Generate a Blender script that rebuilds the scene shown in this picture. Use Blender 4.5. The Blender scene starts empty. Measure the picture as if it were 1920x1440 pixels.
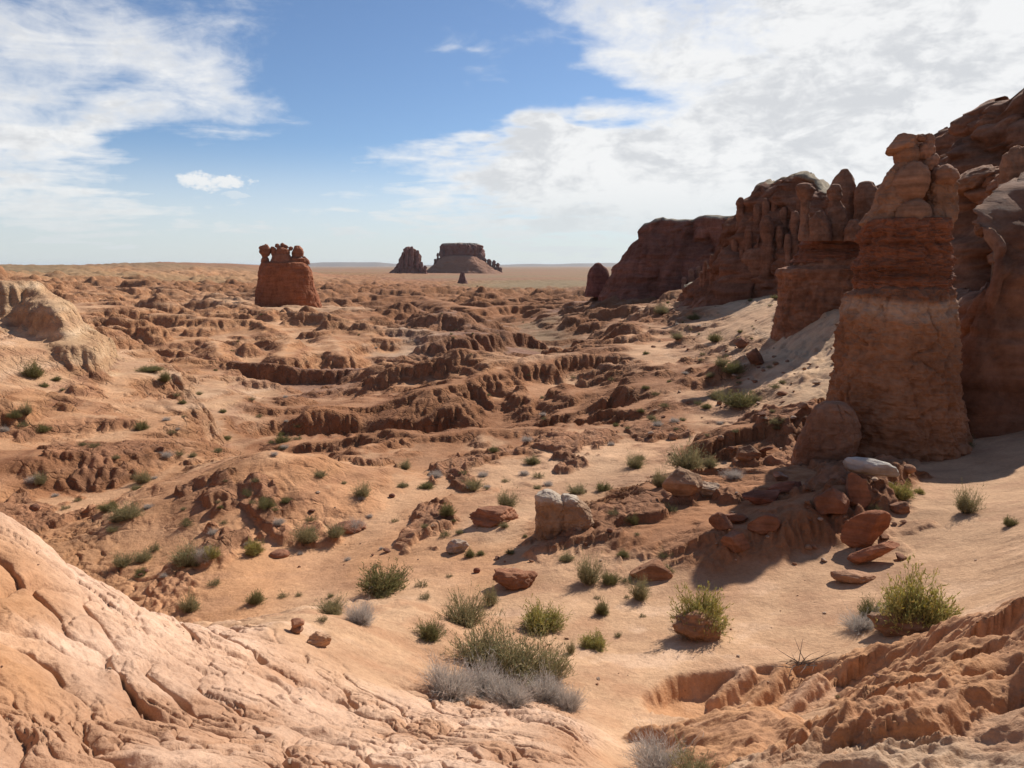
import bpy, bmesh, math, random, time
import numpy as np
from mathutils import Vector, Matrix
R = math.radians
T0 = time.time()
random.seed(7); rng = np.random.default_rng(7)

# ------------------------------------------------------------------ camera, sky, sun, exposure
SC = bpy.context.scene
COL = SC.collection
F = 1423.0                     # focal length in photo pixels (1920 wide)
PITCH = math.atan(222 / F)
CZ = 30.0                      # camera height in the world
cam_d = bpy.data.cameras.new('camera'); cam = bpy.data.objects.new('camera', cam_d); COL.objects.link(cam)
cam_d.sensor_width = 36; cam_d.lens = 36 * F / 1920; cam_d.clip_start = 0.05; cam_d.clip_end = 90000
cam.location = (0, 0, CZ); cam.rotation_euler = (R(90) - PITCH, 0, 0)
SC.camera = cam
SUN_AZ, SUN_EL = R(40), R(39)   # azimuth measured from the view direction (+y) towards +x
sd = bpy.data.lights.new('sun', 'SUN'); sd.energy = 5.0; sd.angle = R(0.5); sd.color = (1, .95, .86)
sun = bpy.data.objects.new('sun', sd); COL.objects.link(sun)
sv = Vector((math.sin(SUN_AZ) * math.cos(SUN_EL), math.cos(SUN_AZ) * math.cos(SUN_EL), math.sin(SUN_EL)))
sun.rotation_euler = sv.to_track_quat('Z', 'Y').to_euler(); sun.location = sv * 100
SC.view_settings.view_transform = 'Standard'; SC.view_settings.look = 'None'
SC.view_settings.exposure = 0.24; SC.view_settings.gamma = 1
SC.cycles.max_bounces = 6; SC.cycles.diffuse_bounces = 2; SC.cycles.volume_bounces = 0


class NT:
    """small helper to wire shader nodes"""
    def __init__(s, tree): s.t = tree; s.n = tree.nodes; s.l = tree.links
    def node(s, typ, **k):
        n = s.n.new(typ)
        for a, v in k.items(): setattr(n, a, v)
        return n
    def put(s, sock, v):
        if isinstance(v, bpy.types.NodeSocket): s.l.new(v, sock)
        elif v is not None: sock.default_value = v
    def m(s, op, a, b=None, c=None, clamp=False):
        n = s.node('ShaderNodeMath', operation=op, use_clamp=clamp)
        s.put(n.inputs[0], a); s.put(n.inputs[1], b)
        if c is not None: s.put(n.inputs[2], c)
        return n.outputs[0]
    def mix(s, f, a, b, bt='MIX'):
        n = s.node('ShaderNodeMix', data_type='RGBA', blend_type=bt)
        s.put(n.inputs[0], f); s.put(n.inputs[6], a); s.put(n.inputs[7], b); return n.outputs[2]
    def rng(s, v, a, b, c=0., d=1., smooth=True):
        n = s.node('ShaderNodeMapRange', interpolation_type='SMOOTHSTEP' if smooth else 'LINEAR')
        s.put(n.inputs[0], v)
        for i, q in enumerate((a, b, c, d)): s.put(n.inputs[i + 1], q)
        return n.outputs[0]
    def noise(s, vec, scale, det=4., rough=.55, dist=0., dim='3D', lac=2.):
        n = s.node('ShaderNodeTexNoise', noise_dimensions=dim)
        s.put(n.inputs['Vector'], vec); n.inputs['Scale'].default_value = scale; n.inputs['Detail'].default_value = det
        n.inputs['Roughness'].default_value = rough; n.inputs['Distortion'].default_value = dist; n.inputs['Lacunarity'].default_value = lac
        return n.outputs[0]
    def vec(s, x, y, z):
        n = s.node('ShaderNodeCombineXYZ'); s.put(n.inputs[0], x); s.put(n.inputs[1], y); s.put(n.inputs[2], z); return n.outputs[0]


def pix_dir(u, v):
    """viewing direction of a photo pixel: azimuth and tangent of elevation"""
    a = (u - 960) / F; b = (720 - v) / F
    cp, sp = math.cos(PITCH), math.sin(PITCH)
    y = cp + b * sp; z = -sp + b * cp
    return math.atan2(a, y), z / math.hypot(a, y)


# ---- world: Nishita sky, clouds laid out by azimuth and elevation
def build_world():
    w = bpy.data.worlds.new('World'); SC.world = w; w.use_nodes = True
    t = NT(w.node_tree); w.node_tree.nodes.clear()
    out = t.node('ShaderNodeOutputWorld'); bg = t.node('ShaderNodeBackground'); t.l.new(bg.outputs[0], out.inputs[0])
    bg.inputs[1].default_value = 0.10
    sky = t.node('ShaderNodeTexSky', sky_type='NISHITA'); sky.sun_disc = False
    sky.sun_elevation = SUN_EL; sky.sun_rotation = SUN_AZ; sky.altitude = 1500; sky.air_density = 1.0; sky.dust_density = .8; sky.ozone_density = 1.6
    tc = t.node('ShaderNodeTexCoord'); nrm = t.node('ShaderNodeVectorMath', operation='NORMALIZE'); t.l.new(tc.outputs['Generated'], nrm.inputs[0])
    sp = t.node('ShaderNodeSeparateXYZ'); t.l.new(nrm.outputs[0], sp.inputs[0]); X, Y, Z = sp.outputs
    az = t.m('MULTIPLY', t.m('ARCTAN2', X, Y), 180 / math.pi); el = t.m('MULTIPLY', t.m('ARCSINE', Z), 180 / math.pi)
    # the cloud deck as a plane overhead
    den = t.m('ADD', t.m('MAXIMUM', Z, 0.0), 0.10)
    P = t.vec(t.m('DIVIDE', X, den), t.m('DIVIDE', Y, den), 0.)
    big = t.m('SUBTRACT', t.noise(P, 1.0, 5, .55, .3), .5)
    big2 = t.m('SUBTRACT', t.noise(t.vec(t.m('ADD', t.m('DIVIDE', X, den), 9.3), t.m('DIVIDE', Y, den), 3.), 1.5, 4, .5, .2), .5)
    az2 = t.m('ADD', az, t.m('MULTIPLY', big, 16.)); el2 = t.m('ADD', el, t.m('MULTIPLY', big2, 9.))

    def blob(u, v, ru, rv, rot=0., amp=1.):
        a, te = pix_dir(u, v); a = math.degrees(a); e = math.degrees(math.atan(te))
        ra = ru / F * 57.3 * .9; re = rv / F * 57.3 * .95
        dx = t.m('SUBTRACT', az2, a); dy = t.m('SUBTRACT', el2, e); c, s_ = math.cos(R(rot)), math.sin(R(rot))
        x = t.m('DIVIDE', t.m('ADD', t.m('MULTIPLY', dx, c), t.m('MULTIPLY', dy, s_)), ra)
        y = t.m('DIVIDE', t.m('SUBTRACT', t.m('MULTIPLY', dy, c), t.m('MULTIPLY', dx, s_)), re)
        d = t.m('ADD', t.m('MULTIPLY', x, x), t.m('MULTIPLY', y, y))
        return t.m('MULTIPLY', t.m('EXPONENT', t.m('MULTIPLY', d, -1.)), amp)
    def total(bl):
        s = None
        for b in bl:
            q = blob(*b); s = q if s is None else t.m('ADD', s, q)
        return s
    # coverage
    cov = total([
        (1560, 60, 520, 170, 0, 1.25), (1500, 260, 400, 130, 0, 1.2), (1040, 330, 370, 60, 6, 1.1), (1330, 380, 400, 80, 0, .9),
        (980, 255, 180, 30, 8, 1.0), (1150, 260, 160, 36, 0, .8), (1000, 30, 140, 70, -32, .6), (1900, 100, 300, 400, 0, .6),
        (130, 150, 240, 110, 22, .62), (30, 300, 200, 110, 10, .66), (400, 150, 140, 50, -25, .55), (230, 230, 240, 40, 8, .5), (480, 30, 110, 34, 15, .35),
        (30, 20, 120, 40, 10, .4), (840, 116, 95, 13, -2, .5), (640, 310, 70, 22, 0, .45), (900, 440, 700, 40, 0, .75), (150, 400, 360, 46, 0, .6)])
    gaps = total([(680, 180, 190, 150, -25, .75), (1090, 160, 170, 60, -32, 1.5), (960, 190, 200, 50, -10, .6), (300, 300, 200, 30, 5, .35), (650, 20, 190, 60, 0, .5), (160, 190, 110, 22, 20, .4), (470, 340, 170, 40, 5, .5)])
    wisp = t.noise(t.vec(t.m('MULTIPLY', t.m('DIVIDE', X, den), .8), t.m('DIVIDE', Y, den), 0.), 2.4, 9, .62, .9)
    puff = t.noise(t.vec(az, t.m('MULTIPLY', el, 1.7), 2.), .55, 8, .62, .3)
    d = t.m('ADD', t.m('SUBTRACT', cov, gaps), t.m('MULTIPLY', t.m('SUBTRACT', wisp, .5), 1.9))
    d = t.m('ADD', d, t.m('MULTIPLY', t.m('SUBTRACT', puff, .5), 1.1))
    dens = t.rng(d, -.2, 1.3)
    # small cumulus low on the left and the two lone pinkish puffs
    lowc = t.noise(t.vec(az, t.m('MULTIPLY', el, 2.4), 0.), .42, 6, .6, .2)
    lowm = t.m('MULTIPLY', t.rng(el, .1, .6), t.rng(el, 3.6, 1.2)); lowm = t.m('MULTIPLY', lowm, t.rng(az, -12., -20.))
    low = t.m('MULTIPLY', t.rng(lowc, .52, .64), t.m('MULTIPLY', lowm, .8))
    def puffc(u, v, ru, rv, amp):
        a, te = pix_dir(u, v); a = math.degrees(a); e = math.degrees(math.atan(te))
        n = t.noise(t.vec(az, t.m('MULTIPLY', el, 1.5), 5.), 1.1, 5, .6)
        n2 = t.noise(t.vec(az, t.m('MULTIPLY', el, 1.5), 9.), .5, 3, .6)
        x = t.m('DIVIDE', t.m('SUBTRACT', az, a), ru / F * 57.3); y = t.m('DIVIDE', t.m('SUBTRACT', t.m('ADD', el, t.m('MULTIPLY', t.m('SUBTRACT', n2, .5), 1.2)), e), rv / F * 57.3)
        dd = t.m('ADD', t.m('MULTIPLY', x, x), t.m('MULTIPLY', y, y))
        return t.m('MULTIPLY', t.rng(t.m('ADD', dd, t.m('MULTIPLY', t.m('SUBTRACT', n, .5), 3.)), 1.1, .1), amp)
    pf = puffc(403, 341, 78, 17, .95)
    for q in ((412, 419, 24, 12, .85), (440, 368, 34, 6, .6), (240, 368, 110, 14, .38), (330, 395, 24, 6, .5)): pf = t.m('MAXIMUM', pf, puffc(*q))
    dens = t.m('MAXIMUM', t.m('MAXIMUM', dens, low), pf)
    # thin veil towards the horizon
    veil = t.rng(el, 9., 0., 0., .80); dens = t.m('MAXIMUM', dens, veil)
    # cloud colour: bright edges, grey bellies
    sh = t.noise(t.vec(t.m('MULTIPLY', az, .8), t.m('MULTIPLY', el, 1.6), 7.), .22, 6, .6, .4); sh2 = t.noise(t.vec(az, t.m('MULTIPLY', el, 2.), 4.), .8, 6, .62, .3)
    belly = t.m('MULTIPLY', t.rng(t.m('ADD', t.m('MULTIPLY', sh, .7), t.m('MULTIPLY', sh2, .3)), .44, .62), t.rng(d, .5, 1.3))
    ccol = t.mix(belly, (7.9, 7.9, 7.85, 1), (5.9, 6.0, 6.15, 1))
    ccol = t.mix(t.rng(el, 7., .5), ccol, (5.9, 6.3, 6.45, 1))
    skc = t.mix(1., sky.outputs[0], (.70, .78, .88, 1), 'MULTIPLY')
    col = t.mix(t.m('MULTIPLY', dens, .96), skc, ccol)
    t.l.new(col, bg.inputs[0])
build_world()

# ------------------------------------------------------------------ numpy noise
_perm = np.random.default_rng(3).permutation(256).astype(np.int32); _perm = np.concatenate([_perm, _perm, _perm])
_g2 = np.stack([np.cos(np.arange(256) * 2.39996), np.sin(np.arange(256) * 2.39996)], 1).astype(np.float32)
_g3 = np.random.default_rng(5).normal(size=(256, 3)); _g3 = (_g3 / np.linalg.norm(_g3, axis=1)[:, None]).astype(np.float32)


def n2(x, y, seed=0):
    x = np.asarray(x, np.float64) + seed * 17.3; y = np.asarray(y, np.float64) + seed * 5.7
    xi = np.floor(x); yi = np.floor(y); fx = (x - xi).astype(np.float32); fy = (y - yi).astype(np.float32)
    xi = xi.astype(np.int64) & 255; yi = yi.astype(np.int64) & 255
    u = fx * fx * fx * (fx * (fx * 6 - 15) + 10); v = fy * fy * fy * (fy * (fy * 6 - 15) + 10)
    def g(i, j, a, b):
        h = _perm[_perm[(xi + i) & 255] + ((yi + j) & 255)]; q = _g2[h]
        return q[..., 0] * a + q[..., 1] * b
    a = g(0, 0, fx, fy); b = g(1, 0, fx - 1, fy); c = g(0, 1, fx, fy - 1); d = g(1, 1, fx - 1, fy - 1)
    return (a + u * (b - a) + v * ((c + u * (d - c)) - (a + u * (b - a)))) * 1.5


def n3(x, y, z, seed=0):
    x = np.asarray(x, np.float64) + seed * 17.3; y = np.asarray(y, np.float64) + seed * 5.7; z = np.asarray(z, np.float64) + seed * 3.1
    xi = np.floor(x); yi = np.floor(y); zi = np.floor(z)
    fx = (x - xi).astype(np.float32); fy = (y - yi).astype(np.float32); fz = (z - zi).astype(np.float32)
    xi = xi.astype(np.int64) & 255; yi = yi.astype(np.int64) & 255; zi = zi.astype(np.int64) & 255
    u = fx * fx * (3 - 2 * fx); v = fy * fy * (3 - 2 * fy); w = fz * fz * (3 - 2 * fz)
    def g(i, j, k):
        h = _perm[_perm[_perm[(xi + i) & 255] + ((yi + j) & 255)] + ((zi + k) & 255)]; q = _g3[h]
        return q[..., 0] * (fx - i) + q[..., 1] * (fy - j) + q[..., 2] * (fz - k)
    def l(a, b, t): return a + t * (b - a)
    return l(l(l(g(0, 0, 0), g(1, 0, 0), u), l(g(0, 1, 0), g(1, 1, 0), u), v), l(l(g(0, 0, 1), g(1, 0, 1), u), l(g(0, 1, 1), g(1, 1, 1), u), v), w) * 1.6


def fbm2(x, y, o=4, seed=0, gain=.5):
    s = 0; a = 1.; f = 1.
    for i in range(o): s = s + a * n2(x * f, y * f, seed + i); a *= gain; f *= 2.03
    return s


def ridge2(x, y, o=4, seed=0, gain=.5):
    s = 0; a = 1.; f = 1.
    for i in range(o): s = s + a * (.6 - 2 * np.abs(n2(x * f, y * f, seed + i))); a *= gain; f *= 2.03
    return s


def bill2(x, y, o=4, seed=0, gain=.5):
    s = 0; a = 1.; f = 1.
    for i in range(o): s = s + a * (2 * np.sqrt(n2(x * f, y * f, seed + i) ** 2 + .004) - .62); a *= gain; f *= 2.03
    return s


def fbm3(x, y, z, o=4, seed=0, gain=.5):
    s = 0; a = 1.; f = 1.
    for i in range(o): s = s + a * n3(x * f, y * f, z * f, seed + i); a *= gain; f *= 2.03
    return s


def worley_edge(x, y, seed=0):
    """distance to the nearest cell border (cell size 1) and a random number per cell"""
    x = np.asarray(x, np.float32); y = np.asarray(y, np.float32)
    xi = np.floor(x).astype(np.int64); yi = np.floor(y).astype(np.int64)
    pts = []; f1 = np.full(x.shape, 9., np.float32); bx = np.zeros_like(x); by = np.zeros_like(x); cid = np.zeros(x.shape, np.int32)
    for j in (-1, 0, 1):
        for i in (-1, 0, 1):
            h = _perm[_perm[(xi + i + seed * 7) & 255] + ((yi + j + seed * 13) & 255)]
            px = xi + i + _perm[h] / 256.; py = yi + j + _perm[h + 31] / 256.
            px = (px - x).astype(np.float32); py = (py - y).astype(np.float32); d = px * px + py * py
            m = d < f1; f1 = np.where(m, d, f1); bx = np.where(m, px, bx); by = np.where(m, py, by); cid = np.where(m, h, cid)
            pts.append((px, py))
    e = np.full(x.shape, 9., np.float32)
    for px, py in pts:
        dx = px - bx; dy = py - by; L = np.sqrt(dx * dx + dy * dy)
        dd = np.where(L > 1e-4, ((px + bx) * dx + (py + by) * dy) / np.maximum(L, 1e-4) * .5, 9.)
        e = np.minimum(e, dd)
    return e, cid / 256.


def sstep(a, b, x):
    t = np.clip((x - a) / (b - a), 0, 1); return t * t * (3 - 2 * t)

# ------------------------------------------------------------------ terrain
# ground control points: photo pixel, height below the eye, roughness (0 sand .. 1 badland), colour class
SAND = (.52, .315, .182); RED = (.32, .148, .070); PALE = (.55, .35, .235); ORG = (.47, .245, .122); PLAIN = (.25, .16, .09); GREY = (.47, .315, .205); PURP = (.25, .135, .09); CHUTE = (.56, .37, .225); TANC = (.54, .345, .195)
CLS = dict(S=SAND, R=RED, P=PALE, O=ORG, G=PLAIN, Y=GREY, M=PURP, C=CHUTE, T=TANC)
CTRL = [
    # near left mound
    (0, 1440, -1.75, .3, 'P'), (300, 1440, -1.9, .3, 'P'), (600, 1440, -2.2, .3, 'P'), (850, 1440, -2.5, .3, 'P'), (1060, 1440, -2.85, .3, 'P'),
    (0, 1250, -1.75, .3, 'O'), (0, 1100, -1.85, .3, 'O'), (0, 995, -2.1, .3, 'P'), (130, 1060, -2.3, .3, 'P'), (250, 1130, -2.65, .3, 'P'), (350, 1168, -2.95, .3, 'P'),
    (540, 1195, -3.75, .1, 'S'), (680, 1178, -4.3, 0, 'S'), (440, 1185, -3.3, .2, 'P'),
    (200, 1250, -2.2, .4, 'P'), (400, 1300, -2.6, .4, 'P'), (600, 1320, -3.0, .4, 'P'), (800, 1330, -3.6, .3, 'P'), (700, 1250, -3.9, 0, 'S'), (960, 1330, -4.0, .3, 'P'), (1080, 1370, -3.7, .2, 'P'),
    # floor hidden behind the mound
    (130, 1010, -6.2, .2, 'O'), (300, 1110, -6.0, .1, 'O'), (430, 1160, -5.9, .1, 'O'), (600, 1165, -5.6, .05, 'S'), (0, 940, -6.4, .4, 'O'),
    # basin floor
    (860, 1250, -4.85, .05, 'S'), (1100, 1250, -4.85, 0, 'S'), (1180, 1350, -4.6, 0, 'S'), (1150, 1440, -3.9, .1, 'S'), (1300, 1230, -4.9, 0, 'S'), (1450, 1200, -4.85, 0, 'S'), (1650, 1200, -4.5, 0, 'S'),
    (760, 1150, -5.15, .05, 'S'), (1000, 1150, -5.1, 0, 'S'), (1250, 1120, -5.1, 0, 'S'), (1500, 1130, -4.85, 0, 'S'), (1750, 1150, -4.35, 0, 'S'), (1900, 1090, -4.0, .1, 'S'),
    (450, 1080, -5.9, .1, 'O'), (700, 1060, -5.6, .1, 'O'), (900, 1040, -5.4, .15, 'O'), (1150, 1040, -5.25, .1, 'S'), (1350, 1040, -5.0, .3, 'R'), (1600, 1040, -4.7, 0, 'S'), (1850, 1000, -4.1, 0, 'S'),
    (300, 1000, -6.1, .2, 'O'), (550, 960, -5.95, .2, 'O'), (800, 950, -5.8, .25, 'O'), (1000, 985, -5.45, .1, 'S'), (1200, 950, -5.4, .2, 'S'), (1400, 950, -5.0, .5, 'R'), (1700, 930, -4.45, 0, 'S'), (1900, 900, -4.2, 0, 'S'),
    (1120, 880, -5.9, .2, 'S'), (1300, 880, -5.5, .2, 'S'), (1450, 880, -5.1, .5, 'R'), (1600, 880, -4.8, .2, 'S'), (1800, 870, -4.5, 0, 'S'),
    # right near slope
    (1920, 1440, -1.95, .7, 'Y'), (1700, 1440, -2.05, .7, 'Y'), (1450, 1440, -2.45, .6, 'Y'), (1800, 1340, -2.55, .6, 'Y'), (1640, 1375, -2.75, .5, 'Y'), (1920, 1290, -2.45, .6, 'O'),
    (1920, 1160, -3.1, .5, 'O'), (1780, 1230, -3.9, .4, 'O'), (1850, 1180, -3.6, .4, 'O'),
    # orange hill and left slopes
    (510, 862, -5.0, .35, 'O'), (380, 900, -5.7, .4, 'O'), (620, 900, -6.0, .4, 'O'), (270, 940, -6.5, .3, 'O'), (460, 845, -8.6, .6, 'R'), (640, 870, -8.2, .8, 'R'),
    (120, 900, -6.6, .6, 'O'), (0, 900, -6.4, .6, 'O'), (150, 850, -6.2, .6, 'O'), (280, 810, -6.2, .7, 'O'), (100, 790, -5.6, .5, 'O'), (0, 780, -5.2, .5, 'O'),
    (230, 730, -5.9, .6, 'O'), (50, 705, -5.0, .3, 'S'), (170, 665, -5.3, .3, 'S'), (400, 800, -7.2, .7, 'S'), (450, 720, -7.6, .7, 'S'), (330, 690, -7.6, .7, 'O'),
    # centre badlands
    (700, 850, -8.3, 1, 'R'), (720, 815, -6.9, .9, 'R'), (850, 850, -7.0, .9, 'R'), (900, 810, -6.3, .8, 'S'), (1000, 860, -7.1, .9, 'R'), (1020, 812, -6.1, .9, 'O'),
    (880, 790, -8.8, 1, 'R'), (1020, 790, -8.8, 1, 'R'), (900, 715, -6.7, .9, 'O'), (1050, 690, -6.3, .8, 'S'), (1150, 800, -6.7, .8, 'R'), (1180, 720, -5.9, .9, 'R'), (1120, 770, -7.0, .9, 'R'),
    (1250, 800, -5.9, .6, 'R'), (1350, 800, -5.4, .4, 'S'), (1300, 700, -5.4, .7, 'R'), (1400, 740, -5.0, .3, 'S'),
    (620, 790, -8.6, .7, 'R'), (560, 770, -8.2, .8, 'R'), (600, 730, -9.3, .8, 'M'), (700, 720, -9.6, .8, 'M'), (720, 700, -8.2, .7, 'O'), (560, 690, -9.6, .8, 'M'),
    (500, 620, -7.6, .8, 'O'), (620, 610, -7.4, .8, 'O'), (470, 690, -8.4, .8, 'O'), (340, 600, -7.0, .7, 'O'), (350, 645, -8.4, .7, 'O'), (760, 650, -8.7, .6, 'Y'),
    (900, 660, -9.0, .7, 'M'), (960, 685, -10.4, .2, 'G'), (880, 630, -7.8, .8, 'M'), (960, 628, -8.0, .8, 'M'), (980, 668, -10.4, .3, 'G'), (1010, 640, -10.6, .1, 'G'), (1000, 610, -10.6, .2, 'G'),
    (1100, 650, -7.2, .9, 'R'), (1060, 690, -7.2, .8, 'R'), (1180, 610, -6.4, .8, 'R'), (1120, 600, -8.2, .8, 'R'),
    (1200, 640, -6.0, .7, 'O'), (1250, 580, -5.6, .4, 'S'), (1350, 560, -3.8, .1, 'S'), (1300, 620, -5.2, .3, 'S'), (1400, 600, -3.7, .06, 'S'), (1440, 560, -2.9, .03, 'C'), (1500, 600, -3.0, .02, 'C'), (1560, 600, -2.5, .02, 'C'), (1400, 670, -4.8, .5, 'S'), (1500, 700, -4.2, .03, 'C'), (1540, 650, -3.6, .02, 'C'), (1470, 640, -3.8, .03, 'C'), (1560, 760, -4.6, .05, 'C'), (1480, 800, -5.1, .12, 'S'), (1460, 560, -2.6, .05, 'C'), (1640, 580, -2.0, .03, 'C'),
    # benches and valley towards the three goblins
    (450, 570, -7.7, .25, 'S'), (560, 578, -7.8, .2, 'S'), (680, 580, -8.0, .3, 'S'), (300, 565, -7.2, .5, 'O'), (200, 560, -6.6, .6, 'O'), (820, 600, -8.2, .6, 'M'), (900, 612, -8.8, .6, 'M'), (720, 600, -8.2, .7, 'R'),
    (880, 590, -12., .3, 'R'), (760, 552, -9.0, .5, 'R'), (880, 568, -9.4, .5, 'R'), (820, 590, -12.5, .4, 'R'), (1000, 565, -10, .6, 'R'), (960, 572, -10.2, .5, 'R'), (940, 605, -12, .3, 'R'),
    (1100, 570, -8.0, .6, 'M'), (1060, 585, -11, .5, 'R'), (1150, 560, -6.4, .6, 'M'), (1220, 552, -5.6, .5, 'R'),
    (650, 548, -11, .8, 'R'), (720, 540, -11.5, .7, 'R'), (450, 545, -9.5, .8, 'R'), (330, 535, -8.0, .8, 'R'), (200, 530, -6.5, .6, 'O'), (80, 520, -5, .4, 'O'),
    (0, 506, -2.4, .15, 'G'), (130, 500, -.9, .15, 'G'), (300, 494, 1.6, .15, 'G'), (420, 496, .9, .1, 'G'), (520, 500, -1.0, .1, 'O'), (650, 511, -10.5, .4, 'R'), (620, 520, -12, .6, 'R'), (400, 520, -8, .6, 'O'), (250, 515, -5.5, .4, 'O'),
    (800, 530, -13.5, .3, 'R'), (900, 545, -12.5, .3, 'R'), (1000, 535, -13.5, .1, 'G'), (1050, 550, -11.5, .2, 'R'), (900, 520, -14, .1, 'G'), (1050, 515, -14.5, .05, 'G'), (1000, 506, -16, .02, 'G'), (800, 506, -16, .05, 'R'), (1100, 530, -13.0, .1, 'G'),
]
# explicit world points: azimuth pixel (on the horizon row), distance, height, rough, class
CTRLW = [(u, .9, -1.62, .2, 'P') for u in (0, 500, 960, 1400, 1920)] + [
    (0, 9.5, -5.5, .3, 'O'), (0, 80, -4.5, .4, 'O'), (-300, 50, 1.0, .4, 'O'), (-300, 15, -5, .4, 'O'), (-300, 5, -1.6, .4, 'P'),
    (2250, 4, -1.6, .5, 'Y'), (2250, 12, -2.6, .3, 'S'), (2250, 25, -3.2, .3, 'S'), (2250, 60, -2.0, .3, 'S'), (2250, 200, -2.0, .3, 'S'),
    (1800, 40, -2.8, .2, 'S'), (1800, 80, -2., .3, 'S'), (1700, 140, -3., .3, 'S'), (1500, 150, -4., .3, 'S'), (1400, 300, -8., .3, 'G'), (1900, 300, -8., .3, 'G')] + [
    (u, d, z, .02, 'G') for d, z in ((2500, -17.5), (6000, -20), (30000, -22)) for u in (-300, 300, 900, 1500, 2250)] + [(2250, 700, -14, .1, 'G'), (1600, 700, -14, .1, 'G'), (-300, 700, 4, .1, 'G'), (300, 1200, -14, .1, 'G')]
cth, cL, cz, crough, ccol = [], [], [], [], []
for u, v, z, rg, c in CTRL:
    th, te = pix_dir(u, v)
    r = z / te
    cth.append(th); cL.append(math.log(r)); cz.append(z); crough.append(rg); ccol.append(CLS[c])
for u, r, z, rg, c in CTRLW:
    th = math.atan((u - 960) / F); cth.append(th); cL.append(math.log(r)); cz.append(z); crough.append(rg); ccol.append(CLS[c])
cth = np.array(cth); cL = np.array(cL); cz = np.array(cz); crough = np.array(crough); ccol = np.array(ccol)
AN = 2.2      # angular metric


def tps_fit(a, b, z, lam):
    n = len(a); d2 = (a[:, None] - a) ** 2 + (b[:, None] - b) ** 2
    K = .5 * d2 * np.log(d2 + 1e-12) + lam * np.eye(n); Pm = np.stack([np.ones(n), a, b], 1)
    A = np.zeros((n + 3, n + 3)); A[:n, :n] = K; A[:n, n:] = Pm; A[n:, :n] = Pm.T
    return np.linalg.solve(A, np.concatenate([z, np.zeros(3)]))
TW = tps_fit(cth * AN, cL, cz, 2e-3)


def tps_eval(th, L):
    th = np.clip(th, -.95, .95) * AN; out = np.empty(th.shape); fth = th.ravel(); fL = L.ravel(); fo = out.ravel()
    ca = cth * AN
    for i in range(0, len(fth), 40000):
        s = slice(i, i + 40000); d2 = (fth[s, None] - ca) ** 2 + (fL[s, None] - cL) ** 2
        fo[s] = (.5 * d2 * np.log(d2 + 1e-12)) @ TW[:-3] + TW[-3] + TW[-2] * fth[s] + TW[-1] * fL[s]
    return fo.reshape(th.shape)


def idw(th, L, vals, s=.10):
    ca = cth * AN; th = np.clip(th, -.95, .95) * AN; vals = np.atleast_2d(vals.T).T
    fth = th.ravel(); fL = L.ravel(); out = np.empty((len(fth), vals.shape[1]))
    for i in range(0, len(fth), 40000):
        q = slice(i, i + 40000); d2 = (fth[q, None] - ca) ** 2 + (fL[q, None] - cL) ** 2
        w = 1 / (d2 + s * s * .04) ** 1.6; out[q] = (w @ vals) / w.sum(1)[:, None]
    return out.reshape(th.shape + (vals.shape[1],))

# polar sheet: dense in front of the camera, coarse behind
DTH = .00155
TH_D = np.arange(-.86, .86, DTH)
side = np.concatenate([[0], np.cumsum(np.geomspace(.004, .25, 34))]); side = side / side[-1]
side = side[1:] * (math.pi - .86)
TH = np.concatenate([-.86 - side[::-1], TH_D, .86 + side[:-1]])      # wraps round
J0 = len(side); J1 = J0 + len(TH_D)
LN = np.concatenate([np.linspace(math.log(.25), math.log(1.9), 24)[:-1], np.arange(math.log(1.9), math.log(230), .0029), np.arange(math.log(230), math.log(2500), .0058), np.linspace(math.log(2510), math.log(42000), 60)])
NR, NC = len(LN), len(TH)
print('grid', NR, NC, NR * NC)


def up(coarse, gi, gj):
    """Catmull-Rom sampling of a coarse grid at fractional rows gi and columns gj"""
    def w(t): return np.stack([-.5 * t + t * t - .5 * t ** 3, 1 - 2.5 * t * t + 1.5 * t ** 3, .5 * t + 2 * t * t - 1.5 * t ** 3, -.5 * t * t + .5 * t ** 3], -1)
    i0 = np.floor(gi).astype(int); wi = w(gi - i0); j0 = np.floor(gj).astype(int); wj = w(gj - j0); n, m = coarse.shape[:2]
    ex = (slice(None), slice(None)) + (None,) * (coarse.ndim - 2)
    tmp = sum(coarse[np.clip(i0 + k - 1, 0, n - 1)] * wi[:, k][ex[:1] + (None,) + ex[2:]] for k in range(4))
    return sum(tmp[:, np.clip(j0 + k - 1, 0, m - 1)] * wj[:, k][(None,) + ex[1:2] + ex[2:]] for k in range(4))
st = 5
ci = np.unique(np.append(np.arange(0, NR, st), NR - 1)); cj = np.unique(np.append(np.arange(0, NC, st), NC - 1))
gi = np.interp(np.arange(NR), ci, np.arange(len(ci))); gj = np.interp(np.arange(NC), cj, np.arange(len(cj)))
cTH, cLN = np.meshgrid(TH[cj], LN[ci])
zc = tps_eval(cTH, cLN); bl = sstep(1.1, 2.2, np.abs(cTH)); zc = zc * (1 - bl) + bl * np.interp(cLN, [0, 3, 6, 10], [-1.7, -4, -10, -20])
BASE = up(zc, gi, gj).astype(np.float32)
at = up(idw(cTH, cLN, np.concatenate([crough[:, None], ccol], 1)), gi, gj).astype(np.float32)
ROUGH = np.clip(at[..., 0], 0, 1); COLR = at[..., 1:4]
rr = np.exp(LN)[:, None].astype(np.float32); XX = rr * np.sin(TH)[None]; YY = rr * np.cos(TH)[None]
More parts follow.
